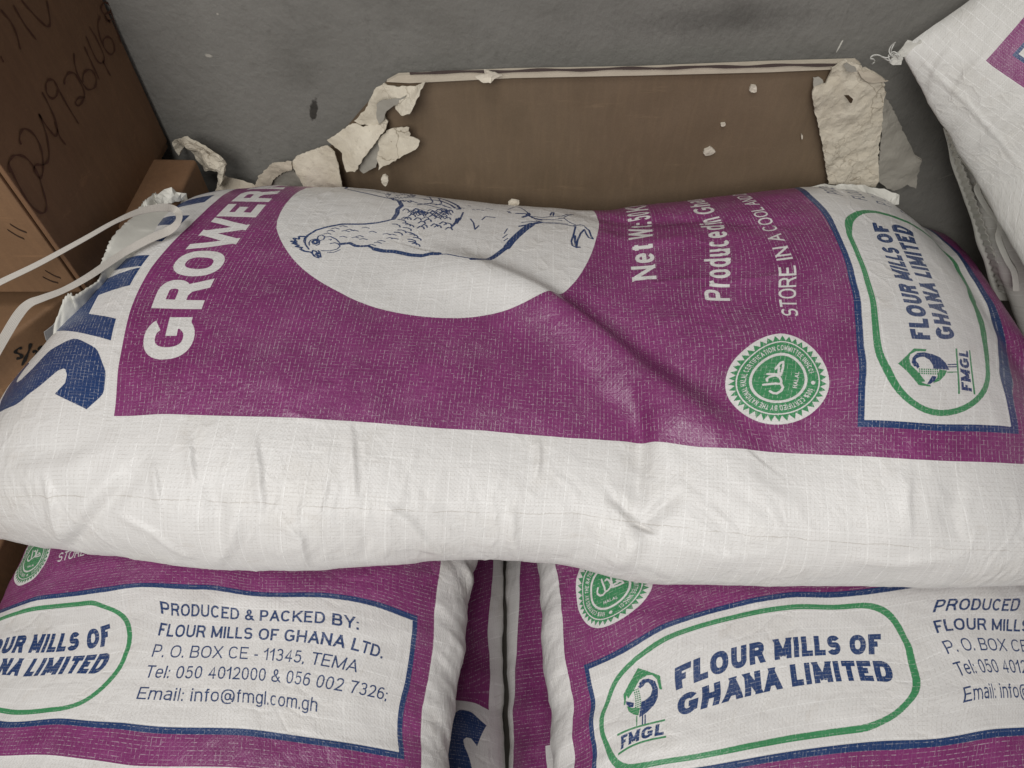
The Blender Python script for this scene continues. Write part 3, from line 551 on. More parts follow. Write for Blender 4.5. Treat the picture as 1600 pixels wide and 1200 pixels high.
M = loft(T, (yf + yb) / 2 - (yb - yf) / 2 * (.8 + .2 * cl), (yf + yb) / 2 + (yb - yf) / 2 * (.8 + .2 * cl), zm + (zt - zm) * cl, zm + (-.185 - zm) * cl, 2.5, 700)
#MAIN-SHAPE
M_CR = creases(M, [
    ([(690, 402), (760, 428), (828, 460), (880, 492), (940, 535), (1010, 588), (1080, 640), (1150, 690)], .0145, .014, .026),
    ([(858, 452), (910, 478), (980, 525), (1060, 580), (1130, 630), (1200, 690)], -.0060, .018, .018),
    ([(985, 610), (1000, 650), (1003, 700), (996, 760), (1004, 822)], -.0050, .006, .009),
    ([(940, 600), (970, 650), (985, 690)], -.0028, .014, .014),
    ([(1020, 640), (1030, 690), (1060, 740)], .0035, .012, .012),
    ([(1003, 822), (975, 795), (950, 770)], -.0035, .004, .006),
    ([(1003, 822), (1030, 795), (1055, 775)], -.0032, .004, .006),
    ([(1003, 828), (985, 860), (960, 885)], .0045, .007, .010),
    ([(1006, 822), (1004, 830)], -.007, .006, .006),
    ([(212, 735), (180, 768), (150, 800), (112, 852)], -.0060, .007, .010),
    ([(195, 730), (160, 768), (120, 815), (90, 850)], .0050, .007, .008),
    ([(240, 722), (246, 755), (252, 792)], .0024, .0022, .004), ([(296, 688), (298, 720), (303, 752)], .0024, .0022, .004),
    ([(398, 686), (404, 730), (410, 794)], .0026, .0024, .004), ([(76, 750), (84, 790), (95, 835)], .0034, .003, .005),
    ([(330, 760), (345, 810), (352, 868)], -.0035, .006, .008), ([(365, 800), (358, 840), (340, 880)], .004, .006, .008),
    ([(548, 668), (552, 720), (556, 782)], .0022, .0022, .004), ([(600, 790), (640, 815), (700, 870)], .0028, .004, .006),
    ([(690, 790), (720, 820), (745, 860)], -.0022, .004, .006), ([(800, 800), (800, 835), (812, 872)], .0030, .004, .005),
    ([(842, 690), (842, 720), (838, 745)], .0022, .002, .003), ([(905, 800), (915, 840), (905, 875)], -.0022, .005, .007),
    ([(180, 800), (240, 830), (300, 870)], .0022, .003, .005), ([(430, 800), (470, 840), (480, 880)], .0024, .003, .005), ([(560, 810), (575, 840), (570, 868)], -.0020, .003, .005), ([(1060, 850), (1130, 870), (1200, 868)], .0022, .004, .008), ([(1330, 870), (1400, 880), (1500, 868)], .0022, .004, .008),
    ([(1160, 735), (1190, 760), (1240, 790)], .0020, .006, .009), ([(1420, 735), (1415, 780), (1420, 840)], .0022, .003, .006),
    ([(1500, 750), (1490, 800), (1500, 850)], -.0025, .006, .010), ([(600, 420), (700, 440), (800, 480)], .002, .02, .02),
    ([(900, 330), (1000, 345), (1100, 342), (1250, 352)], -.0030, .010, .010), ([(930, 360), (1000, 380), (1100, 372)], .0022, .010, .010),
    ([(0, 690), (60, 712), (130, 700)], -.002, .010, .014), ([(20, 740), (110, 730), (190, 690)], .0026, .008, .010),
])
f = np.clip(-(M.al - .115) / .05, 0, 1)                     # the loose front below the print
top_ = np.clip((M.al - .11) / .1, 0, 1)
dsp = M_CR * (1 - .1 * f) + .0022 * fbm(M.U * 9, M.al * 9) + .0007 * f * ridged(M.U * 40 + 3 * fbm(M.U * 8, M.al * 8), M.al * 10) + .0006 * f * sharp(M.U * 34 + 2.2 * fbm(M.U * 9, M.al * 9), M.al * 7) - .0008 * f * sharp(M.U * 20 + M.al * 14, M.al * 9 + 3 + fbm(M.U * 12, M.al * 12)) + .0008 * sharp(M.U * 11 + 40 + fbm(M.U * 14, M.al * 14), M.al * 13, .05) + .0004 * fbm(M.U * 60, M.al * 40)
# the side seam: a fine ridge with a lip
sl = .030 + .006 * vnoise(M.U * 7, M.U * 0) 
displace(M, dsp)
ctl = [# front edge of the purple field
(178, 650, -42, 1362), (250, 647, -42, 1293), (400, 651, -42, 1150), (500, 655, -42, 1054), (600, 662, -42, 958), (700, 670, -42, 862), (800, 677, -42, 767), (900, 685, -42, 671), (1000, 693, -42, 575), (1100, 699, -42, 480), (1200, 706, -42, 384), (1300, 711, -42, 288), (1400, 716, -42, 190), (1500, 721, -42, 92), (1596, 725, -42, -3),
# top edge of the purple field
(184, 581, None, 1362), (194, 525, None, 1362), (203, 487, None, 1362), (225, 437, None, 1362), (275, 373, None, 1362), (296, 353, None, 1362), (327, 323, None, 1362), (350, 304, None, 1362),
# side seam, kept level
(60, 776, -166, None), (300, 780, -164, None), (700, 795, -162, None), (1000, 815, -165, None), (1300, 845, -165, None), (1500, 855, -163, None),
# panel
(1340, 667, 0, 250), (1341, 606, None, 250), (1339, 544, None, 250), (1335, 487, None, 250), (1325, 430, None, 250), (1310, 382, None, 250), (1295, 350, None, 250), (1275, 322, None, 250), (1257, 305, None, 250),
(1592, 678, 0, 0), (1510, 674, 0, 82), (1430, 671, 0, 162), (1583, 600, None, 0), (1572, 537, None, 0), (1555, 478, None, 0), (1537, 450, None, 0), (1518, 421, None, 0), (1502, 399, None, 0), (1475, 375, None, 0), (1512, 392, None, -45), (1555, 435, None, -45), (1582, 475, None, -45),
# pill
(1469, 650, 22, 125), (1366, 545, None, 228), (1369, 584, None, 228), (1360, 475, None, 228), (1347, 425, None, 228), (1321, 362, 452, 228), (1352, 336, 500, 185), (1466, 378, None, 36), (1500, 422, None, 22), (1525, 475, None, 22), (1542, 530, None, 22), (1547, 575, None, 22),
(1454, 531, 150, 140), (1385, 352, 485, 140), (1493, 530, 150, 97), (1427, 360, 497, 97), (1404, 575, 93, 205), (1518, 612, 59, 73), (1512, 549, 127, 73),
# seal
(1134, 592, 72, 443), (1296, 600, 72, 297), (1222, 521, 145, 370), (1205, 663, -1, 370), (1150, 637, 20, 421), (1165, 545, 124, 421),
# lines of text
(1248, 495, 196, 336), (1244, 420, 305, 336), (1141, 470, 238, 422), (1130, 350, 455, 422), (1026, 436, 288, 530), (1020, 378, 405, 530),
# big lettering and the name
(134, 639, -34, 1400), (165, 580, None, 1380)
]
#MAIN-END
print_map(M, (-257.0, 756.0, 1, -1), ctl, .0015, False)
# ------------------------------------------------------------------ materials of the rest
sack_mat = sack_material("woven_sack")
sack_plain = sack_material("woven_sack_dull", white=(.62, .60, .555), gloss=.5)
def mat_wall():
    N = NT("painted_wall"); o = N.obj()
    a = N.noise(o, 3.2, 5, .6); b = N.noise(o, 60, 4, .6); c = N.noise(N.mapping(o, scale=(1, 1, 2.5)), 9, 5, .65)
    col = N.mix(N.ramp(a, .3, .7), (.148, .142, .127, 1), (.208, .20, .181, 1))
    col = N.mix(N.math('MULTIPLY', N.ramp(c, .52, .75), .45), col, (.08, .075, .065, 1))
    col = N.mix(N.math('MULTIPLY', N.ramp(b, .64, .74), .35), col, (.055, .05, .043, 1))
    # scuffs: a dark smear, and a few pale chips, each at its own spot
    sx = N.n('ShaderNodeSeparateXYZ'); N.l(o, sx.inputs[0]); X, Z = sx.outputs[0], sx.outputs[2]
    def spot(x, z, rx, rz, rot, colr, soft, amt=1.0):
        nonlocal col
        dx = N.math('SUBTRACT', X, x); dz = N.math('SUBTRACT', Z, z); c_, s_ = math.cos(rot), math.sin(rot)
        u = N.math('DIVIDE', N.math('ADD', N.math('MULTIPLY', dx, c_), N.math('MULTIPLY', dz, s_)), rx)
        v = N.math('DIVIDE', N.math('SUBTRACT', N.math('MULTIPLY', dz, c_), N.math('MULTIPLY', dx, s_)), rz)
        r = N.math('SQRT', N.math('ADD', N.math('MULTIPLY', u, u), N.math('MULTIPLY', v, v)))
        r = N.math('ADD', r, N.math('MULTIPLY', N.math('SUBTRACT', N.noise(o, 260, 3), .5), 1.1))
        f = N.ramp(r, 1 - soft, 1, (1, 1, 1, 1), (0, 0, 0, 1))
        col = N.mix(N.math('MULTIPLY', f, amt), col, colr)
    for px, py, rx, rz, rot, cc, so, am in ((490, 172, .0042, .013, -.35, (.025, .022, .018, 1), .3, .9), (1312, 72, .0008, .006, -.15, (.6, .58, .52, 1), .3, 1), (326, 87, .004, .0018, -.2, (.45, .42, .36, 1), .5, .7),
            (340, 22, .0012, .0012, 0, (.45, .42, .36, 1), .4, .6), (1480, 275, .009, .001, .5, (.3, .28, .25, 1), .5, .5), (700, 45, .03, .05, 0, (.15, .142, .125, 1), .8, .5), (1130, 30, .10, .016, .05, (.06, .056, .05, 1), .8, .45)):
        p = at(px, py, Y=WY); spot(p.x, p.z, rx, rz, rot, cc, so, am)
    st_ = N.ramp(N.noise(N.mapping(o, scale=(1, 1, .35), rot=(0, .25, 0)), 45, 6, .8), .55, .8); col = N.mix(N.math('MULTIPLY', st_, .35), col, (.06, .057, .05, 1)); n = N.bump(N.noise(o, 120, 5, .6), .6, .002); n = N.bump(N.noise(N.mapping(o, scale=(2, 1, 1)), 22, 4, .6), .4, .004, n)
    return N.fin(col, .62, n, .35)
WY = .600
wall_m = mat_wall()
def mat_card(name, c1, c2, gloss=.62, glow=(0, 0)):
    N = NT(name); o = N.obj()
    a = N.noise(o, 7, 5, .6); f = N.noise(N.mapping(o, scale=(1, 1, .12)), 220, 3, .6); g = N.noise(o, 600, 2, .7)
    a = N.ramp(a, .35, .65); col = N.mix(a, (*c1, 1), (*c2, 1)); sr = N.ramp(N.noise(N.mapping(o, scale=(.25, 1, 2.4), rot=(0, .5, .9)), 26, 6, .75), .62, .70); col = N.mix(N.math('MULTIPLY', sr, .28), col, (c2[0] * 1.7, c2[1] * 1.65, c2[2] * 1.55, 1)); col = N.mix(N.math('MULTIPLY', N.ramp(f, .45, .75), .22), col, (c2[0] * 1.35, c2[1] * 1.3, c2[2] * 1.2, 1))
    col = N.mix(N.math('MULTIPLY', N.ramp(g, .35, .7), .16), col, (c1[0] * .55, c1[1] * .5, c1[2] * .45, 1))
    sc = N.noise(N.mapping(o, scale=(1, 1, .3), rot=(0, 0, .4)), 30, 5, .7)
    col = N.mix(N.math('MULTIPLY', N.ramp(sc, .63, .78), .3), col, (c2[0] * 1.5, c2[1] * 1.45, c2[2] * 1.4, 1))
    n = N.bump(N.noise(o, 35, 4), .3, .002); n = N.bump(g, .25, .0003, n)
    return N.fin(col, gloss, n, .3)
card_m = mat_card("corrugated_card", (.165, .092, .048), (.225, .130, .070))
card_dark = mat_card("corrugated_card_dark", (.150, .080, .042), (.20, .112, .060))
board_m = mat_card("brown_board", (.138, .098, .062), (.178, .128, .084), .5)
def mat_simple(name, c, rough=.6, bump=(120, .3, .001), var=.2, vs=20):
    N = NT(name); o = N.obj(); a = N.noise(o, vs, 5, .6)
    col = N.mix(a, tuple(x * (1 - var) for x in c) + (1,), tuple(min(1, x * (1 + var)) for x in c) + (1,))
    return N.fin(col, rough, N.bump(N.noise(o, bump[0], 4, .6), bump[1], bump[2]), .3)
def mat_plaster():
    N = NT("torn_cream_board"); o = N.obj()
    a = N.noise(o, 26, 6, .65); col = N.mix(N.ramp(a, .3, .7), (.46, .405, .315, 1), (.66, .605, .50, 1))
    v = N.n('ShaderNodeTexVoronoi', feature='DISTANCE_TO_EDGE'); v.inputs['Scale'].default_value = 38; w = N.n('ShaderNodeMix', data_type='VECTOR')
    nz = N.n('ShaderNodeTexNoise'); nz.inputs['Scale'].default_value = 30; nz.inputs['Detail'].default_value = 4; N.l(o, nz.inputs['Vector'])
    w.inputs[0].default_value = .06; N.l(o, w.inputs[4]); N.l(nz.outputs['Color'], w.inputs[5]); N.l(w.outputs[1], v.inputs['Vector'])
    cr = N.ramp(v.outputs['Distance'], .0, .03, (1, 1, 1, 1), (0, 0, 0, 1)); cr = N.math('MULTIPLY', cr, N.ramp(N.noise(o, 14, 3), .46, .62))
    col = N.mix(N.math('MULTIPLY', cr, .75), col, (.16, .12, .075, 1))
    pit = N.ramp(N.noise(o, 420, 3, .6), .66, .74); col = N.mix(N.math('MULTIPLY', pit, .6), col, (.2, .15, .1, 1))
    n = N.bump(N.noise(o, 160, 6, .7), .7, .0018); n = N.bump(cr, -.6, .0015, n)
    return N.fin(col, .85, n, .15)
plaster_m = mat_plaster()
paper_m = mat_simple("grey_paper", (.30, .28, .24), .7, (60, .4, .002), .15)
cream_m = mat_simple("cream_edge", (.50, .44, .35), .75, (200, .5, .0008), .15, 60)
strap_m = None
def mat_strap():
    N = NT("woven_strap"); u = N.n('ShaderNodeUVMap'); u.uv_map = "strap"; uv = u.outputs[0]
    w = N.n('ShaderNodeTexWave'); w.wave_type = 'BANDS'; w.bands_direction = 'X'; w.inputs['Scale'].default_value = 60; N.l(uv, w.inputs[0])
    w2 = N.n('ShaderNodeTexWave'); w2.bands_direction = 'Y'; w2.inputs['Scale'].default_value = 2.2; N.l(uv, w2.inputs[0])
    h = N.math('MULTIPLY', w.outputs['Fac'], w2.outputs['Fac'])
    col = N.mix(h, (.50, .46, .41, 1), (.68, .65, .59, 1))
    return N.fin(col, .45, N.bump(h, .6, .0006), .4)
strap_m = mat_strap()
inkm = mat_simple("marker_ink", (.075, .026, .012), .5, var=.25)
ink_black = mat_simple("black_marker", (.012, .011, .010), .5)
thread_m = mat_simple("thread", (.55, .54, .50), .7)
shadow_m = mat_simple("dark_floor", (.05, .045, .04), .8)

# ------------------------------------------------------------------ the setting
def box_mesh(name, x0, x1, y0, y1, z0, z1, bevel=0.0):
    bm = bmesh.new(); bmesh.ops.create_cube(bm, size=1)
    for v in bm.verts: v.co = Vector(((x0 + x1) / 2 + v.co.x * (x1 - x0), (y0 + y1) / 2 + v.co.y * (y1 - y0), (z0 + z1) / 2 + v.co.z * (z1 - z0)))
    if bevel: bmesh.ops.bevel(bm, geom=bm.edges[:], offset=bevel, segments=3, affect='EDGES', profile=.6)
    me = bpy.data.meshes.new(name); bm.to_mesh(me); bm.free(); return me
w = link("wall", box_mesh("wall", -2.2, 2.2, WY, WY + .12, -.75, 1.6), wall_m); tag(w, kind='structure')
fl = link("floor", box_mesh("floor", -2.2, 2.2, -2.4, WY, -.60, -.511), mat_simple("cement_floor", (.20, .18, .155), .8, (40, .4, .004))); tag(fl, kind='structure')

# ------------------------------------------------------------------ sacks
GR = "purple printed feed sacks"
main = empty("feed_sack", (0, .38, -.185)); tag(main, "full feed sack lying across two others, its hen print in view", "feed sack", GR)
build_surf(M, "sack_body", sack_mat, main)

def pressed(S, amp=.004, seed=0, ridg=.001):
    displace(S, amp * fbm(S.U * 6 + seed, S.al * 6 + seed, 3) + ridg * ridged(S.U * 30 + seed, S.al * 14) + .0006 * fbm(S.U * 55, S.al * 45 + seed))
# lower left sack: length along Y, print running left to right
T = np.linspace(-.36, .62, 420)
def ends(T, a, b, w=.07):
    e = np.clip(np.minimum(T - a, b - T) / w, 0, 1); return np.sqrt(np.clip(1 - (1 - e) ** 2, .0005, 1))
e = ends(T, -.36, .62); R_ = RNG.normal(size=len(T))
hi = np.interp(T, [-.4, .078, .16, .248, .6], [-.060, -.052, -.044, -.034, -.03]) + .0022 * vnoise(T * 42, T * 0 + 3) + .0012 * vnoise(T * 95, T * 0 + 8)
lo = np.full(len(T), -.455)
c_ = (hi + lo) / 2; h_ = (hi - lo) / 2 * (.75 + .25 * e)
A = loft(T, c_ - h_, c_ + h_, -.255 + .088 * e, -.255 - .085 * e, 2.25, 420, swap=True)
pressed(A, .0022, 11, .0010)
sd = np.exp(-((A.al - .47) / .05) ** 2)
displace(A, sd * (.0016 * ridged(A.U * 34 + A.al * 18, A.al * 9) + .0008 * ridged(A.U * 80 + A.al * 30, A.al * 12)))
print_map(A, (100, -165, 1, 1), [
    (0, 945, None, 250), (63, 928, None, 250), (156, 916, None, 250), (250, 912, None, 250), (338, 912, 665, 250), (500, 925, 826, 250), (594, 941, 919, 250), (656, 967, 980, 250),
    (636, 1189, 980, 0), (500, 1165, 845, 0), (375, 1148, 720, 0), (188, 1137, None, 0), (0, 1141, None, 0), (650, 1080, 980, 120),
    (257, 964, 572, 192), (565, 985, 879, 192), (245, 995, 572, 157), (597, 1030, 924, 157), (225, 1059, 572, 87), (600, 1092, 948, 87), (212, 1092, 572, 50), (490, 1112, 850, 50),
    (203, 975, 530, 145), (165, 941, 495, 225), (100, 1107, None, 22), (0, 966, None, 228), (0, 1107, None, 22), (175, 1014, 485, 140), (133, 1016, 424, 140), (44, 1020, 293, 140), (147, 1056, 497, 96), (33, 1062, 331, 96),
    (82, 882, None, 336), (400, 885, None, 310), (690, 875, 1022, 352), (675, 960, 1022, 258), (660, 1080, 1022, 122), (656, 1106, 1022, 92), (656, 1200, 1022, -12),
    (0, 1181, None, -45), (125, 1186, None, -45), (203, 1198, None, -45)], .05)
# the fabric is pulled askew above the panel, towards the seal
s_ = np.clip((A.dy - 256) / 46, 0, 1); s_ = s_ * s_ * (3 - 2 * s_); A.dx = A.dx - s_ * 118 * np.clip((600 - A.dx) / 270, 0, 1.3)
sk = build_surf(A, "feed_sack", sack_mat); tag(sk, "lower left sack, its panel of blue address lines facing up under the hen sack", "feed sack", GR)
# lower right sack
T = np.linspace(-.36, .62, 420)
lo = np.interp(T, [-.4, .078, .16, .248, .6], [.040, .034, .029, .024, .02]) + .0016 * vnoise(T * 42, T * 0 + 13) + .0008 * vnoise(T * 95, T * 0 + 18)
hi = np.full(len(T), .475); c_ = (hi + lo) / 2; h_ = (hi - lo) / 2 * (.75 + .25 * e)
B = loft(T, c_ - h_, c_ + h_, -.255 + .085 * e, -.255 - .085 * e, 2.25, 420, swap=True)
pressed(B, .0022, 31, .0010)
sd = np.exp(-((B.al - .03) / .04) ** 2)
displace(B, sd * (.0014 * ridged(B.U * 34 - B.al * 18, B.al * 9) + .0008 * ridged(B.U * 80 - B.al * 30, B.al * 12)))
print_map(B, (-125, -140, 1, 1), [
    (914, 1042, 0, 250), (1034, 973, 121, 250), (1125, 947, 214, 250), (1244, 923, 330, 250), (1400, 914, 486, 250), (920, 1122, 0, 168), (927, 1200, 0, 85),
    (1400, 1177, 497, 0), (1181, 1195, 275, 0), (1599, 1150, 700, 0),
    (1050, 1080, 150, 140), (1377, 1019, 485, 140), (1062, 1122, 150, 96), (1395, 1069, 497, 96), (934, 1125, 22, 125), (1300, 947, 400, 228), (1429, 1041, 530, 130), (1000, 1198, 110, 22), (1384, 1133, 470, 22),
    (973, 1169, 59, 73), (1042, 1147, 127, 73), (989, 1051, 93, 205),
    (1448, 958, 572, 192), (1586, 956, 700, 192), (1463, 990, 572, 157), (1484, 1019, 572, 122), (1500, 903, 590, 250), (1600, 898, 695, 250), (1500, 1056, 572, 87), (1512, 1094, 572, 50),
    (902, 940, -1, 372), (940, 980, 60, 298), (1019, 908, 145, 352), (867, 884, -42, 425), (880, 962, -42, 335), (891, 1069, -42, 222), (895, 1137, -42, 152), (897, 1200, -42, 87)], .05)
sk = build_surf(B, "feed_sack", sack_mat); tag(sk, "lower right sack, its panel with green outlined mill badge facing up", "feed sack", GR)
# two sacks one layer further down, seen in the gap
T = np.linspace(-.34, .60, 260); e = ends(T, -.34, .60)
hi = np.interp(T, [-.4, 0, .3, .6], [.000, -.004, -.012, -.012]) + .0012 * vnoise(T * 40, T * 0 + 23); lo = np.full(len(T), -.43); c_ = (hi + lo) / 2; h_ = (hi - lo) / 2 * (.75 + .25 * e)
Cs = loft(T, c_ - h_, c_ + h_, -.425 + (.085 - .05 * np.clip((T - .07) / .14, 0, 1)) * e, -.425 - .085 * e, 2.3, 260, swap=True); pressed(Cs, .002, 41)
print_map(Cs, (1060, 1362, -1, -1), [(770, 900, -42, 1200), (766, 1060, -42, 1345), (765, 1117, -42, 1366), (715, 1095, 60, 1362), (705, 1150, 90, 1440), (730, 1112, 10, 1381), (760, 1145, -34, 1420), (755, 1200, -34, 1480), (700, 1000, 60, 1260)], .01)
sk = build_surf(Cs, "feed_sack", sack_mat); tag(sk, "shaded sack in the gap below, top of a blue letter showing beside the left sack", "feed sack", GR)
T = np.linspace(-.34, .60, 260)
lo = np.interp(T, [-.4, 0, .3, .6], [.004, .000, -.009, -.009]) + .0012 * vnoise(T * 40, T * 0 + 33); hi = np.full(len(T), .43); c_ = (hi + lo) / 2; h_ = (hi - lo) / 2 * (.75 + .25 * e)
Ds = loft(T, c_ - h_, c_ + h_, -.425 + (.080 - .05 * np.clip((T - .07) / .14, 0, 1)) * e, -.425 - .085 * e, 2.3, 260, swap=True); pressed(Ds, .002, 51)
print_map(Ds, (1130, 1170, -1, -1), [(812, 900, 1022, 1000), (808, 1000, 1022, 1100), (802, 1190, 1022, 1280), (852, 1166, 890, 1263), (856, 1198, 888, 1300)], .01)
sk = build_surf(Ds, "feed_sack", sack_mat); tag(sk, "shaded sack deep in the gap beside the lower right sack", "feed sack", GR)

# the sack at the upper right, propped up against the wall, corner towards the left
def frame(o, du, dv):
    u = Vector(du).normalized(); v = (Vector(dv) - u * Vector(dv).dot(u)).normalized(); w_ = u.cross(v)
    return ([list(u), list(v), list(w_)], list(o)), w_
def slab(o, du, dv, Lu, Lv, th, n=2.2, nu=240, nv=260, thick_w=.12):
    fr, w_ = frame(o, du, dv)
    T = np.linspace(0, Lu, nu); e = ends(T, 0, Lu, thick_w)
    # corners drawn in: the sewn end narrows a little
    lo = np.interp(T, [0, .05, .3], [.004, 0, 0]); hi = np.full(nu, Lv)
    S = loft(T, lo, hi, th * .5 * e, -th * .5 * e, n, nv, frame=fr)
    # the sides are sewn flat too: thin out towards both of them
    return S, w_
E_, wv = slab(at(1403, 82, Y=.560), at(1590, 400, Y=.455) - at(1403, 82, Y=.560), at(1600, 8, Y=.560) - at(1403, 82, Y=.560), .62, .46, .13, 1.75, 260, 300, .16)
displace(E_, .0022 * fbm(E_.U * 9, E_.al * 9) + .0012 * ridged(E_.U * 26 + E_.al * 20, E_.al * 8) + .0005 * fbm(E_.U * 60, E_.al * 60))
displace(E_, creases(E_, [([(1452, 135), (1462, 110), (1485, 75)], .0026, .0022, .004), ([(1488, 150), (1510, 115), (1545, 80)], .0022, .0022, .004), ([(1440, 95), (1500, 150), (1560, 215), (1600, 270)], .0014, .0016, .0016), ([(1530, 230), (1560, 190), (1600, 160)], .002, .003, .006)]))
print_map(E_, (-160, -140, 1, 1), [(1545, 75, -42, -45), (1600, 130, 90, -45), (1598, 38, -42, 60), (1578, 76, 0, 0), (1403, 90, -190, -190), (1500, 200, 10, -200), (1500, 45, -200, 30)], 1e4)
up = empty("feed_sack", at(1500, 200, Y=.52)); tag(up, "sack propped up against the wall, its white corner pointing left with loose thread", "feed sack", GR)
build_surf(E_, "sack_body", sack_material("woven_sack_darker", white=(.60, .585, .55), gloss=.4), up)  # same woven fabric with its white set darker
o2 = at(1478, 200, Y=.560)
F_, wv2 = slab(o2, at(1600, 520, Y=.47) - o2, Vector((.3, .02, .02)), .50, .40, .13, 1.9, 200, 220, .10)
displace(F_, .0025 * fbm(F_.U * 8 + 5, F_.al * 8) + .001 * ridged(F_.U * 26, F_.al * 16))
print_map(F_, (-900, -140, 1, 1), None); F_.dx = F_.dx * 0 - 500
low = empty("feed_sack", o2); tag(low, "plain white side of the sack under the propped one, ruffled sewn edge facing left", "feed sack", GR)
build_surf(F_, "sack_body", sack_plain, low)

# ------------------------------------------------------------------ sheets, strips and ribbons
def sheet(name, outline, mat, parent=None, thick=.0015, step=.004, relief=.0015, curl=None, freq=40, seed=0, rag=.10):
    """a thin piece cut to an outline of points in the place, with relief and a real thickness"""
    P = [Vector(p) for p in outline]; o = sum(P, Vector()) / len(P)
    nrm = Vector()
    for a, b in zip(P, P[1:] + P[:1]): nrm += (a - o).cross(b - o)
    nrm.normalize()
    if nrm.dot(Vector((0, 0, CAMZ)) - o) < 0: nrm = -nrm
    u = Vector((1, 0, 0)); u = (u - nrm * u.dot(nrm)).normalized(); v = nrm.cross(u)
    q = [((p - o).dot(u), (p - o).dot(v), (p - o).dot(nrm)) for p in P]
    # ragged outline
    out = []
    for i in range(len(q)):
        a, b = q[i], q[(i + 1) % len(q)]; n = max(1, int(math.hypot(b[0] - a[0], b[1] - a[1]) / step))
        for k in range(n):
            t = k / n; out.append(tuple(a[j] * (1 - t) + b[j] * t for j in range(3)))
    out = [(x + step * rag * RNG.normal() * (relief > 0), y + step * rag * RNG.normal() * (relief > 0), z) for x, y, z in out]
    n0 = len(out); xs = [p[0] for p in out]; ys = [p[1] for p in out]
    pts = [Vector((p[0], p[1])) for p in out]
    arr = np.array([(p[0], p[1]) for p in out]); arz = np.array([p[2] for p in out])
    gx = np.arange(min(xs), max(xs), step); gy = np.arange(min(ys), max(ys), step)
    for x in gx:
        for y in gy:
            xx, yy = x + RNG.normal() * step * .15, y + RNG.normal() * step * .15
            ins = False; j = n0 - 1
            for i in range(n0):
                if (ys[i] > yy) != (ys[j] > yy) and xx < (xs[j] - xs[i]) * (yy - ys[i]) / (ys[j] - ys[i]) + xs[i]: ins = not ins
                j = i
            if ins and np.hypot(arr[:, 0] - xx, arr[:, 1] - yy).min() > step * .5: pts.append(Vector((xx, yy)))
    V2, E2, F2, *_ = delaunay_2d_cdt(pts, [(i, (i + 1) % n0) for i in range(n0)], [list(range(n0))], 1, 1e-7)
    co = []
    for p in V2:
        d = (arr[:, 0] - p.x) ** 2 + (arr[:, 1] - p.y) ** 2 + 1e-9; wgt = 1 / d ** 1.5; z = (wgt * arz).sum() / wgt.sum()
        z += relief * float(fbm(np.array([p.x * freq + seed]), np.array([p.y * freq + seed * 3]), 4)[0]) * 2
        if curl: z += curl(p.x, p.y)
        co.append(z)
    n = len(V2)
    V = [o + u * p.x + v * p.y + nrm * z for p, z in zip(V2, co)] + [o + u * p.x + v * p.y + nrm * (z - thick) for p, z in zip(V2, co)]
    F = [tuple(f) for f in F2] + [tuple(i + n for i in reversed(f)) for f in F2]
    cnt = {}
    for f in F2:
        for a, b in zip(f, f[1:] + f[:1]): cnt[(a, b)] = 1
    for (a, b) in cnt:
        if (b, a) not in cnt: F.append((b, a, a + n, b + n))
    return link(name, mesh_from(name, V, F), mat, parent, smooth=False)
def ribbon(name, ctr, half, mat, parent=None, thick=.0006, uvname=None, smooth_=True):
    """a strip through centre points with a half-width vector at each"""
    n = len(ctr); V = []; F = []; UV = []
    for c, h in zip(ctr, half): V += [c - h, c + h]
    nr = []
    for i in range(n):
        t = ctr[min(i + 1, n - 1)] - ctr[max(i - 1, 0)]; x = t.cross(half[i]); nr.append(x.normalized() if x.length > 1e-9 else Vector((0, 0, 1)))
    V += [V[2 * i + k] - nr[i] * thick for i in range(n) for k in (0, 1)]
    b = 2 * n
    for i in range(n - 1):
        a, c = 2 * i, 2 * i + 2
        F += [(a, c, c + 1, a + 1), (b + a, b + a + 1, b + c + 1, b + c), (a, b + a, b + c, c), (a + 1, c + 1, b + c + 1, b + a + 1)]
    me = mesh_from(name, V, F)
    if uvname:
        l = me.uv_layers.new(name=uvname); L_ = [0]
        for i in range(1, n): L_.append(L_[-1] + (ctr[i] - ctr[i - 1]).length)
        for lp in me.loops:
            k = lp.vertex_index % b; l.data[lp.index].uv = (L_[k // 2] * 10, (k % 2) * 1.0)
    return link(name, me, mat, parent, smooth=False)
def spline(P, n):
    P = [Vector(p) for p in P]; out = []; m = len(P) - 1
    for k in range(n + 1):
        t = k / n * m; i = min(int(t), m - 1); f = t - i
        p0, p1, p2, p3 = P[max(i - 1, 0)], P[i], P[i + 1], P[min(i + 2, m)]
        out.append(.5 * ((2 * p1) + (p2 - p0) * f + (2 * p0 - 5 * p1 + 4 * p2 - p3) * f * f + (3 * p1 - p0 - 3 * p2 + p3) * f ** 3))
    return out
def inkline(name, paths, width, nrm, mat, parent):
    """pen strokes lying on a face, as one thin film"""
    V = []; F = []
    for path, wd in paths:
        P = spline(path, max(8, len(path) * 5)); n = len(P); b = len(V)
        for i in range(n):
            t = (P[min(i + 1, n - 1)] - P[max(i - 1, 0)]); s = t.cross(nrm).normalized() * width * wd * .5 * (.8 + .3 * math.sin(i * .7 + b))
            if i in (0, n - 1): s *= .4
            V += [P[i] - s + nrm * .0004, P[i] + s + nrm * .0004]
        for i in range(n - 1): F.append((b + 2 * i, b + 2 * i + 2, b + 2 * i + 3, b + 2 * i + 1))
    return link(name, mesh_from(name, V, F), mat, parent)

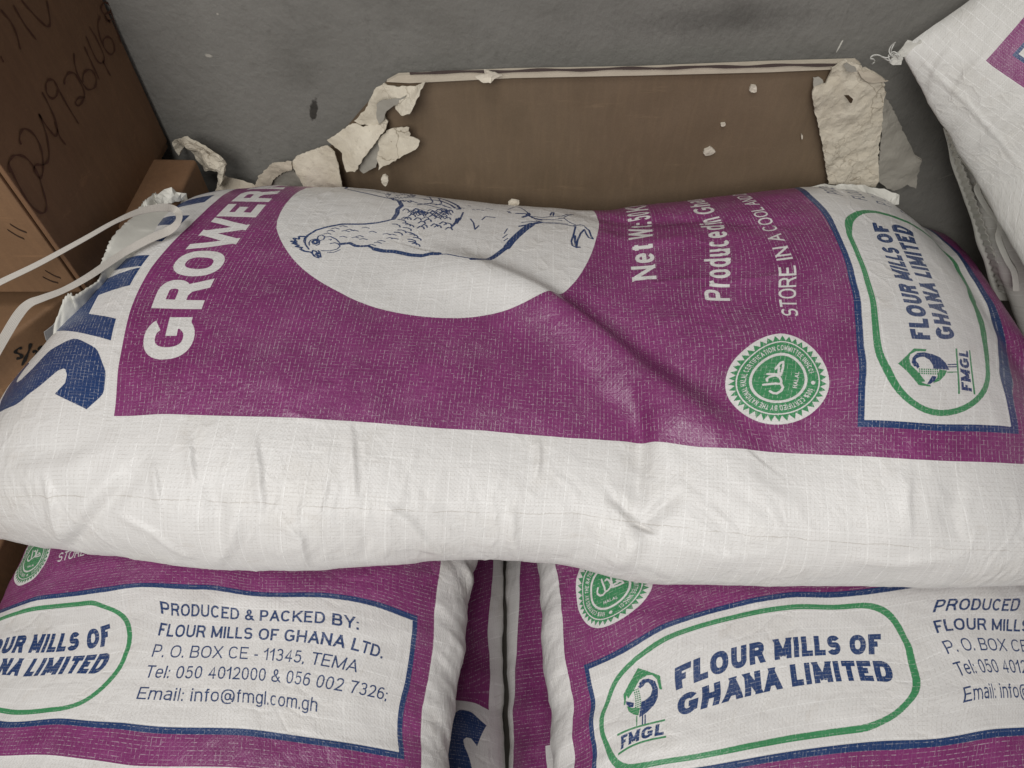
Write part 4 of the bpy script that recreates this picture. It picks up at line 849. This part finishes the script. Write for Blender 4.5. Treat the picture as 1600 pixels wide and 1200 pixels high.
# ------------------------------------------------------------------ the carton at the left
BX, BY, BZ = -.342, .387, -.028
p0 = at(270, 215, Y=WY - .004)
big = empty("cardboard_box", (-.47, .49, BZ)); tag(big, "large brown carton at the left, a long number handwritten on its dark side", "cardboard box", "brown cartons")
link("side_panel", box_mesh("side_panel", BX - .004, BX, BY, WY - .006, BZ, .34, .0012), card_dark, big)  # side turned from the light: its shade is put into a darker card
link("front_panel", box_mesh("front_panel", -.66, BX - .0045, BY - .002, BY + .002, BZ, .34, .0012), card_m, big)
link("top_flap", box_mesh("top_flap", -.66, BX, BY, WY - .006, .3405, .3445), card_m, big)
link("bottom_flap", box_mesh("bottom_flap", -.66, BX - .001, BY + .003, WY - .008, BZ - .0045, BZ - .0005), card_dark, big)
z8 = lambda l: [at(x / 4, y / 4, X=BX) for x, y in l]; z5 = lambda l: [at(x / 4, 200 + y / 4, X=BX) for x, y in l]
pens = [z5([(60, 280), (50, 230), (70, 185), (100, 170), (150, 180), (200, 230), (240, 300), (270, 400), (288, 470), (285, 515), (262, 532), (220, 510), (160, 440), (110, 350), (75, 280), (50, 215)]),
    z8([(130, 905), (120, 870), (130, 820), (155, 805), (200, 830), (240, 890), (262, 960), (268, 1020), (265, 1080), (250, 1113), (225, 1090), (210, 1055), (225, 1030), (265, 1030), (295, 1010), (305, 960), (290, 850), (260, 760), (240, 710)]),
    z8([(240, 710), (275, 770), (330, 840), (348, 850), (358, 810), (340, 740), (300, 650), (260, 575)]), z8([(340, 760), (370, 850), (410, 905)]),
    z8([(362, 550), (350, 600), (320, 615), (290, 580), (285, 530), (300, 500), (330, 500), (350, 530), (370, 570), (420, 660), (490, 775)]),
    z8([(400, 530), (405, 490), (430, 455), (465, 460), (490, 500), (520, 560), (525, 600), (510, 640), (485, 662), (470, 640), (490, 612), (530, 607)]),
    z8([(460, 330), (465, 400), (485, 470), (520, 530), (550, 560), (590, 545), (600, 500), (580, 450), (550, 435), (520, 460), (515, 515)]),
    z8([(525, 290), (560, 370), (620, 500)]), z8([(535, 225), (570, 310), (610, 385), (640, 390), (648, 350), (600, 240), (555, 165)]), z8([(640, 380), (665, 430), (690, 475)]),
    z8([(625, 100), (610, 150), (620, 220), (650, 300), (690, 340), (715, 310), (700, 250), (670, 230), (645, 250), (645, 290)]),
    z8([(690, 145), (655, 100), (630, 50), (650, 15), (680, 30), (690, 70), (655, 90), (670, 130), (700, 120)]), z8([(690, 70), (725, 180), (755, 270)]),
    z8([(0, 60), (60, 130), (100, 210), (125, 310)]), z8([(80, 30), (150, 150), (225, 250)]), z8([(130, 0), (200, 80), (270, 150), (300, 165), (312, 130), (290, 0)]), z8([(0, 350), (10, 370), (20, 390)])]
for p in pens: inkline("pen_stroke", [(p, 1)], .0019, Vector((1, 0, 0)), inkm, big)
stm = mat_simple("staple_slot", (.035, .018, .010), .7)
for a, b in (((65, 600), (165, 650)), ((50, 635), (150, 690)), ((285, 890), (378, 935)), ((270, 930), (362, 965))):
    A_, B_ = (at(x / 4, 200 + y / 4, Y=BY - .002) for x, y in (a, b)); m_ = (A_ + B_) / 2 - Vector((0, 0, .0012))
    pts = spline([A_, m_, B_], 8); s = link("staple", mesh_from("staple", *[[*[p + Vector((0, -.0006, .0007)) for p in pts], *[p + Vector((0, -.0006, -.0007)) for p in pts], *[p + Vector((0, .0006, -.0007)) for p in pts], *[p + Vector((0, .0006, .0007)) for p in pts]],
        [(i + a_ * 9, i + 1 + a_ * 9, i + 1 + b_ * 9, i + b_ * 9) for i in range(8) for a_, b_ in ((0, 1), (1, 2), (2, 3), (3, 0))]]), stm, big)
# carton below it
def quadbox(name, top, h, mat, parent, thick=None):
    """a box under a four-cornered top"""
    T_ = [Vector(p) for p in top]; Bt = [p - Vector((0, 0, h)) for p in T_]
    bm = bmesh.new(); v = [bm.verts.new(p) for p in T_ + Bt]
    for f in ((0, 1, 2, 3), (7, 6, 5, 4), (0, 4, 5, 1), (1, 5, 6, 2), (2, 6, 7, 3), (3, 7, 4, 0)): bm.faces.new([v[i] for i in f])
    bmesh.ops.recalc_face_normals(bm, faces=bm.faces); bmesh.ops.bevel(bm, geom=bm.edges[:], offset=.004, segments=4, affect='EDGES', profile=.6)
    me = bpy.data.meshes.new(name); bm.to_mesh(me); bm.free(); return link(name, me, mat, parent, smooth=True)
b2 = empty("cardboard_box", (-.45, .40, -.30)); tag(b2, "crushed lower carton under the large carton, a short black marker note on its side", "cardboard box", "brown cartons")
ZB = -.055
r0, r1 = at(97, 466, Z=ZB), at(-10, 545, Z=ZB); d_ = (r0 - r1); far = r0 + d_ * .5; near = r1 - d_ * .3; side = Vector((-.30, .16, 0))
quadbox("box_body", [far, near, near + side, far + side], .452, card_m, b2)
nS = (far - near).cross(Vector((0, 0, 1))).normalized()
if nS.dot(Vector((0, 0, CAMZ)) - r0) < 0: nS = -nS
def onside(px, py):
    d = at(px, py, Y=1) - Vector((0, 0, CAMZ)); t = (r0 - Vector((0, 0, CAMZ))).dot(nS) / d.dot(nS); return Vector((0, 0, CAMZ)) + d * t
z6 = lambda l: [onside(x / 3.2, 300 + y / 3.2) for x, y in l]
for p_ in [(z6([(108, 780), (90, 782), (75, 800), (100, 812), (108, 828), (80, 832)]), 1), (z6([(152, 755), (140, 800), (108, 868)]), 1.1), (z6([(160, 800), (180, 795), (178, 820), (150, 850), (185, 845)]), 1), (z6([(190, 790), (205, 770), (200, 800), (215, 780), (212, 812)]), 1.1)]: inkline("marker_stroke", [p_], .0026, nS, ink_black, b2)
cd = sheet("card_slip", [onside(*p) + nS * .004 for p in ((64, 516), (100, 487), (110, 520), (76, 548))], mat_simple("white_card", (.42, .41, .40), .6), None, .0006, .006, .0002); tag(cd, "small off-white card leaning on the crushed lower carton", "card")
# small carton behind, by the wall
b3 = empty("cardboard_box", (-.31, .53, -.10)); tag(b3, "small brown carton corner squeezed between the large carton and the wall", "cardboard box", "brown cartons")
q0 = at(300, 248, Y=.560); q1 = at(262, 246, Y=.560); q2 = at(322, 305, Y=.500)
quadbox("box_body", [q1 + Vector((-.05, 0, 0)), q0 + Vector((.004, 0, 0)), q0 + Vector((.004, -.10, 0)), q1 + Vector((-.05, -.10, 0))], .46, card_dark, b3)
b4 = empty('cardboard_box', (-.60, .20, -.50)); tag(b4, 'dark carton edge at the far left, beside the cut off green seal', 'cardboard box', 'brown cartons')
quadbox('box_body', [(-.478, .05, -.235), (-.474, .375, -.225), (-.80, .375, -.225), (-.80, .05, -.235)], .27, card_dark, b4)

# ------------------------------------------------------------------ the brown board against the wall
BYp = .588
def bp(px, py, dy=0): return at(px, py, Y=BYp - dy)
brd = empty("leaning_board", (.03, BYp, -.20)); tag(brd, "long brown board leaning on the grey wall, its corners torn back to cream", "board")
sheet("board_face", [bp(606, 128), (bp(1342, 100)), bp(1352, 330) + Vector((.01, 0, -.02)), bp(1352, 330) + Vector((.01, 0, -.16)), bp(500, 330) + Vector((0, 0, -.16)), bp(500, 250), bp(560, 180)], board_m, brd, .006, .02, .0)
sheet("top_edge", [bp(622, 118, .004), bp(800, 110.5, .004), bp(1000, 107, .004), bp(1200, 99, .004), bp(1338, 95, .004), bp(1345, 100, .004), bp(1338, 107, .004), bp(1200, 113, .004), bp(1000, 118, .004), bp(800, 122, .004), bp(640, 130, .004), bp(604, 128, .004)], cream_m, brd, .0045, .008, .0)
# dark split along the edge
dk = mat_simple("split_edge", (.07, .05, .045), .8)
ribbon("edge_split", [bp(x, 114.2 - (x - 640) * .0202 + .8 * math.sin(x * .05), .0052) for x in range(640, 1340, 10)], [Vector((0, 0, .0009 + .0006 * math.sin(x * .043) ** 2)) for x in range(640, 1340, 10)], dk, brd, .0003)
def piece(pts, lift=.006, thick=.0014, rel=.0013, mat=plaster_m, name="torn_piece", seed=0, tilt=None):
    out = []
    for i, p in enumerate(pts):
        e_ = p[2] if len(p) > 2 else lift; out.append(bp(p[0], p[1], e_))
    return sheet(name, out, mat, brd, thick, .0024, rel, None, 60, seed, rag=.17)
Z6 = lambda l: [(380 + p[0] / 5.333, 100 + p[1] / 5.333, *p[2:]) for p in l]
piece(Z6([(1165, 165, .006), (1250, 190, .006), (1430, 190, .010), (1510, 150, .018), (1450, 290, .022), (1390, 415, .022), (1310, 430, .018), (1270, 385, .012), (1260, 350, .008), (1200, 370, .006), (1180, 430, .006), (1210, 480, .008), (1180, 560, .010), (1110, 510, .007), (990, 520, .007), (920, 480, .006), (1010, 385, .006), (1060, 280, .006), (1100, 200, .006)]), seed=1)
piece(Z6([(1150, 300, .009), (1290, 295, .011), (1360, 265, .014), (1330, 310, .013), (1250, 350, .010), (1190, 400, .010), (1170, 470, .010), (1140, 500, .010), (1110, 450, .009), (1110, 340, .009)]), .011, .001, .0006, paper_m, "torn_layer", 2)
piece(Z6([(920, 490, .006), (1000, 520, .007), (1120, 505, .010), (1195, 505, .014), (1190, 545, .016), (1130, 610, .018), (1000, 790, .022), (930, 900, .022), (860, 900, .020), (820, 800, .015), (820, 740, .012), (690, 640, .006), (830, 545, .006)]), seed=3)
piece(Z6([(1215, 540, .010), (1380, 520, .014), (1390, 600, .014), (1475, 635, .016), (1455, 700, .018), (1340, 760, .020), (1130, 880, .022), (1110, 790, .018), (1130, 720, .015), (1130, 620, .012)]), seed=4)
piece(Z6([(1130, 600, .008), (1140, 720, .012), (1110, 860, .016), (1000, 910, .016), (965, 880, .015), (985, 800, .013), (1060, 700, .010)]), .01, .002, .001, paper_m, "torn_layer", 5)
piece(Z6([(400, 830, .012), (440, 770, .010), (560, 720, .010), (700, 675, .012), (760, 730, .016), (790, 830, .018), (815, 960, .020), (825, 1040, .020), (520, 1040, .018), (450, 930, .014)]), seed=6)
piece(Z6([(240, 830, .010), (400, 815, .014), (410, 880, .015), (330, 905, .010), (260, 960, .008), (220, 1010, .008), (90, 1030, .008), (120, 950, .008)]), seed=7, mat=cream_m)
piece(Z6([(270, 940, .004), (420, 890, .006), (520, 1010, .007), (510, 1060, .006), (200, 1060, .004)]), .005, .002, .001, paper_m, "torn_layer", 8)
Z7 = lambda l: [(1240 + p[0] / 5, 80 + p[1] / 5, *p[2:]) for p in l]
piece(Z7([(405, 72, .006), (490, 95, .008), (640, 165, .010), (705, 210, .012), (705, 300, .012), (720, 320, .012), (700, 400, .012), (695, 500, .012), (685, 620, .010), (670, 720, .010), (662, 860, .010), (662, 1000, .011), (640, 1060, .012), (275, 1030, .012), (250, 880, .012), (225, 720, .012), (190, 560, .012), (160, 430, .012), (140, 345, .014), (165, 290, .012), (210, 268, .012), (250, 262, .010), (285, 200, .010), (300, 140, .010), (350, 100, .008)]), thick=.002, rel=.0020, seed=9)
piece(Z7([(150, 200, .006), (215, 205, .007), (235, 250, .008), (180, 285, .010), (165, 310, .010), (150, 250, .008)]), .006, .001, .0006, paper_m, "torn_layer", 10)
piece(Z7([(500, 150, .012), (600, 170, .015), (690, 200, .018), (738, 240, .020), (690, 235, .018), (640, 245, .016), (560, 230, .014)]), seed=11, mat=cream_m)
piece(Z7([(385, 110, .014), (410, 90, .014), (480, 120, .014), (500, 155, .014), (440, 165, .014), (415, 150, .014)]), .014, .001, .0006, paper_m, "torn_layer", 12)
piece(Z7([(705, 340, .006), (760, 420, .004), (860, 630, .002), (950, 810, .004), (1005, 850, .012), (990, 900, .010), (970, 990, .008), (955, 1070, .010), (890, 1045, .008), (780, 1095, .008), (720, 1060, .008), (660, 1010, .008), (670, 850, .007), (690, 650, .007), (700, 480, .007)]), .006, .0015, .0012, paper_m, "torn_layer", 13)
hole_m = mat_simple("torn_hole", (.045, .028, .015), .9)
piece(Z7([(395, 345, .0195), (430, 345, .0195), (465, 375, .0195), (455, 405, .0195), (440, 405, .0195), (420, 375, .0195)]), .0195, .0005, .0, hole_m, "tear_hole", 14)
# pale chips stuck to the board, and splinters on the top edge
chip_m = mat_simple("pale_chip", (.62, .56, .46), .8, (300, .6, .0008))
def chip(cx, cy, rx, ry, dy=.003, parent=brd, name="chip", n=9):
    pts = [bp(cx + rx * math.cos(2 * math.pi * k / n) * RNG.uniform(.75, 1.2), cy + ry * math.sin(2 * math.pi * k / n) * RNG.uniform(.75, 1.2), dy) for k in range(n)]
    return sheet(name, pts, chip_m, parent, .0025, .0012, .0006, None, 200, cx)
for c in ((1177, 139, 6, 6), (1130, 195, 4, 3.2), (1108, 237.5, 9, 6.5), (1253, 214, 1.2, 4)): chip(*c)
sheet("splinter", [bp(742, 119, .011), bp(758, 116, .014), bp(756, 109, .016), bp(770, 113, .014), bp(784, 118, .012), bp(772, 123, .013), bp(766, 129, .016), bp(752, 128, .014)], chip_m, brd, .002, .002, .001)
fo = chip(601, 283, 6, 9, .035, None, "foam_crumb"); tag(fo, "tiny white foam crumb behind the sack below the board's torn corner", "crumb")
fo = chip(804, 318, 9, 5, .035, None, "foam_crumb"); tag(fo, "tiny cream crumb on the back edge of the hen sack, middle of the board", "crumb")

# crumpled cream paper between the cartons and the wall
cp = sheet("crumpled_paper", [at(269, 222, Y=.585), at(282, 219, Y=.57), at(305, 228, Y=.565), at(325, 238, Y=.56), at(345, 252, Y=.56), at(350, 262, Y=.56), at(346, 290, Y=.56), at(338, 290, Y=.57), at(340, 270, Y=.56), at(320, 266, Y=.57), at(312, 255, Y=.575), at(303, 235, Y=.58), at(294, 229, Y=.585), at(285, 231, Y=.585), at(276, 246, Y=.58)], plaster_m, None, .003, .0028, .003, None, 90, 20)
tag(cp, "crumpled strip of torn cream paper curling over the small carton", "torn paper")
cp = sheet("torn_paper", [at(343, 274, Y=.575), at(380, 281, Y=.58), at(400, 290, Y=.58), at(395, 305, Y=.57), at(335, 305, Y=.56)], cream_m, None, .002, .004, .002, None, 60, 21); tag(cp, "flat scrap of cream paper against the wall right of the crumpled strip", "torn paper")
# ------------------------------------------------------------------ sewn end flap of the hen sack, pinked edge
def flap(name, inner, outer, mat, parent, teeth=4.0, wav=.002, seed=0):
    """a flat sewn hem between two edges (points in the place); the outer edge is zigzag cut"""
    n = 90; A1 = spline(inner, n); B1 = spline(outer, n); V = []; F = []; m = 7
    for i in range(n + 1):
        d = (B1[i] - A1[i]); z = .5 - .5 * abs((i * teeth / 10) % 2 - 1)
        for k in range(m + 1):
            t = k / m
            p = A1[i] + d * (t * (1 - (z * .10 if k == m else 0)))
            p = p + Vector((0, -1, .3)) * wav * float(vnoise(np.array([i * .22 + seed]), np.array([t * 2.2 + seed]))[0])
            V.append(p)
    for i in range(n):
        for k in range(m): a = i * (m + 1) + k; F.append((a, a + 1, a + m + 2, a + m + 1))
    o = link(name, mesh_from(name, V, F), mat, parent, smooth=True)
    md = o.modifiers.new("thickness", 'SOLIDIFY'); md.thickness = .0008; return o
hem_m = mat_simple("hem_fabric", (.60, .585, .53), .5, (90, .4, .0012), .08)
flap("seam_flap", [at(70, 620, Y=.33), at(125, 520, Y=.36), at(180, 440, Y=.40), at(235, 380, Y=.43), at(290, 330, Y=.49)], [at(82, 548, Y=.350), at(97, 468, Y=.360), at(120, 458, Y=.366), at(155, 435, Y=.385), at(158, 405, Y=.40), at(182, 362, Y=.43), at(216, 332, Y=.47)], hem_m, main, 8, .004, 1)
flap("seam_flap", [at(215, 400, Y=.45), at(250, 360, Y=.47), at(300, 325, Y=.50)], [at(205, 345, Y=.46), at(235, 305, Y=.49), at(285, 298, Y=.52)], hem_m, main, 8, .006, 4)
cr = sheet("seam_flap", [at(255, 296, Y=.50), at(267, 293, Y=.50), at(276, 301, Y=.50), at(290, 302, Y=.50), at(286, 312, Y=.50), at(268, 318, Y=.49), at(245, 322, Y=.48), at(240, 314, Y=.48)], hem_m, main, .001, .003, .003, None, 80, 5)
sheet("seam_flap", [at(1262, 292, Y=.555), at(1300, 288, Y=.56), at(1340, 288, Y=.565), at(1380, 295, Y=.565), at(1405, 305, Y=.56), at(1404, 318, Y=.555), at(1390, 320, Y=.55), at(1350, 310, Y=.55)], hem_m, main, .001, .004, .003, None, 60, 6)
# ruffled edge of the lower right-hand sack
flap("seam_flap", [at(1480, 205, Y=.553), at(1512, 262, Y=.545), at(1545, 330, Y=.53), at(1570, 390, Y=.515), at(1590, 470, Y=.50)], [at(1474, 200, Y=.555), at(1488, 262, Y=.55), at(1512, 330, Y=.54), at(1532, 400, Y=.525), at(1556, 470, Y=.51)], hem_m, low, 1, .001, 2)
rf = []
for k in range(26):
    t = k / 25; a = spline([at(1477, 203, Y=.552), at(1497, 270, Y=.545), at(1520, 335, Y=.535), at(1543, 400, Y=.52), at(1562, 455, Y=.505)], 25)[k]
    b = spline([at(1479, 205, Y=.548), at(1508, 262, Y=.535), at(1532, 330, Y=.52), at(1556, 398, Y=.505), at(1580, 455, Y=.49)], 25)[k]
    rf.append((a, b))
V = []; F = []
for k, (a, b) in enumerate(rf):
    for s_, off in ((0, 0), (.5, .003)):
        aa = a if s_ == 0 else (a + rf[min(k + 1, 25)][0]) / 2; bb = b if s_ == 0 else (b + rf[min(k + 1, 25)][1]) / 2
        V += [aa + Vector((0, -off, off)), (aa + bb) / 2 + Vector((0, -off - .002, off)), bb + (Vector((0, 0, 0)) if s_ == 0 else (aa - bb) * .18)]
for i in range(len(V) // 3 - 1):
    for k in (0, 1): a = i * 3 + k; F.append((a, a + 1, a + 4, a + 3))
o = link("ruffled_hem", mesh_from("ruffled_hem", V, F), hem_m, low); md = o.modifiers.new("thickness", 'SOLIDIFY'); md.thickness = .0008
ft = [at(1505, 246, Y=.535), at(1530, 280, Y=.515), at(1527, 298, Y=.515), at(1545, 330, Y=.505), at(1563, 350, Y=.495), at(1560, 372, Y=.495), at(1573, 405, Y=.485), at(1585, 427, Y=.48), at(1588, 455, Y=.475)]
ribbon("folded_edge", spline(ft, 50), [Vector((.0022, -.001, .0008))] * 51, hem_m, low, .003)
# loose thread at the tip of the propped sack
def tube(name, P, r, mat, parent):
    V = []; F = []; n = len(P)
    for i in range(n):
        t = (P[min(i + 1, n - 1)] - P[max(i - 1, 0)]).normalized(); x = t.cross(Vector((0, 0, 1))); x = x.normalized() if x.length > 1e-4 else Vector((1, 0, 0)); y = t.cross(x)
        for k in range(5): a = 2 * math.pi * k / 5; V.append(P[i] + (x * math.cos(a) + y * math.sin(a)) * r)
    for i in range(n - 1):
        for k in range(5): F.append((i * 5 + k, i * 5 + (k + 1) % 5, i * 5 + 5 + (k + 1) % 5, i * 5 + 5 + k))
    return link(name, mesh_from(name, V, F), mat, parent, smooth=True)
ZT_ = lambda l, Y=.556: [at(1360 + x / 6.667, y / 6.667, Y=Y + RNG.uniform(-.002, .002)) for x, y in l]
for l in ([(260, 440), (215, 480), (195, 530), (210, 570), (240, 600)], [(255, 445), (225, 500), (215, 540), (235, 590)], [(20, 665), (45, 640), (30, 615), (0, 610), (20, 580), (70, 570), (120, 590), (180, 600), (240, 560), (290, 545)], [(0, 600), (40, 578), (90, 575), (150, 610), (200, 630), (260, 600)], [(215, 660), (190, 600), (200, 560), (250, 540), (300, 580)], [(205, 640), (230, 590), (270, 570), (290, 620)]):
    tube("loose_thread", spline(ZT_(l), 40), .00055, thread_m, up)
sheet("tip_tuft", [at(*p, Y=.556) for p in ((1389, 98), (1398, 84), (1405, 80), (1412, 92), (1408, 101), (1395, 101))], hem_m, up, .0006, .002, .0008, None, 150, 3)
sheet("tip_tuft", [at(*p, Y=.556) for p in ((1405, 82), (1412, 72), (1418, 63), (1425, 64), (1427, 69), (1434, 68), (1438, 62), (1440, 66), (1425, 84), (1408, 90))], hem_m, up, .0006, .002, .0006, None, 150, 4)
# ------------------------------------------------------------------ the white woven strap
st = [(-30, 458, .350), (0, 441, .355), (60, 412, .368), (130, 374, .390), (180, 346, .41), (222, 329, .43), (256, 324, .442), (274, 328, .446), (280, 338, .440), (276, 350, .434), (262, 361, .430), (232, 374, .420), (190, 397, .405), (140, 431, .380), (100, 453, .365), (66, 466, .355), (46, 474, .350), (30, 490, .345), (10, 522, .335), (-20, 575, .32)]
ctr = spline([at(x, y, Y=Y) for x, y, Y in st], 120)
hw = []
for i, p in enumerate(ctr):
    t = ctr[min(i + 1, 120)] - ctr[max(i - 1, 0)]; f_ = i / 120 * 19
    view = (p - Vector((0, 0, CAMZ))).normalized(); s = t.cross(view).normalized()
    wd = np.interp(f_, [0, 2, 4, 5, 6, 7.5, 8.5, 10, 12, 14, 16, 17, 19], [6, 5, 4, 6.5, 8.5, 8, 6, 9, 7.5, 6, 8, 9, 9]) / 2100 * .60
    tw = np.interp(f_, [0, 4, 6, 8, 10, 12, 19], [.2, .5, .3, 0, -.3, -.1, .1])
    hw.append(s * wd * 1.25 + view * tw * wd)
sp = ribbon("woven_strap", ctr, hw, strap_m, None, .0007, "strap"); tag(sp, "white woven strap looped from the left over the hen sack's corner", "strap")
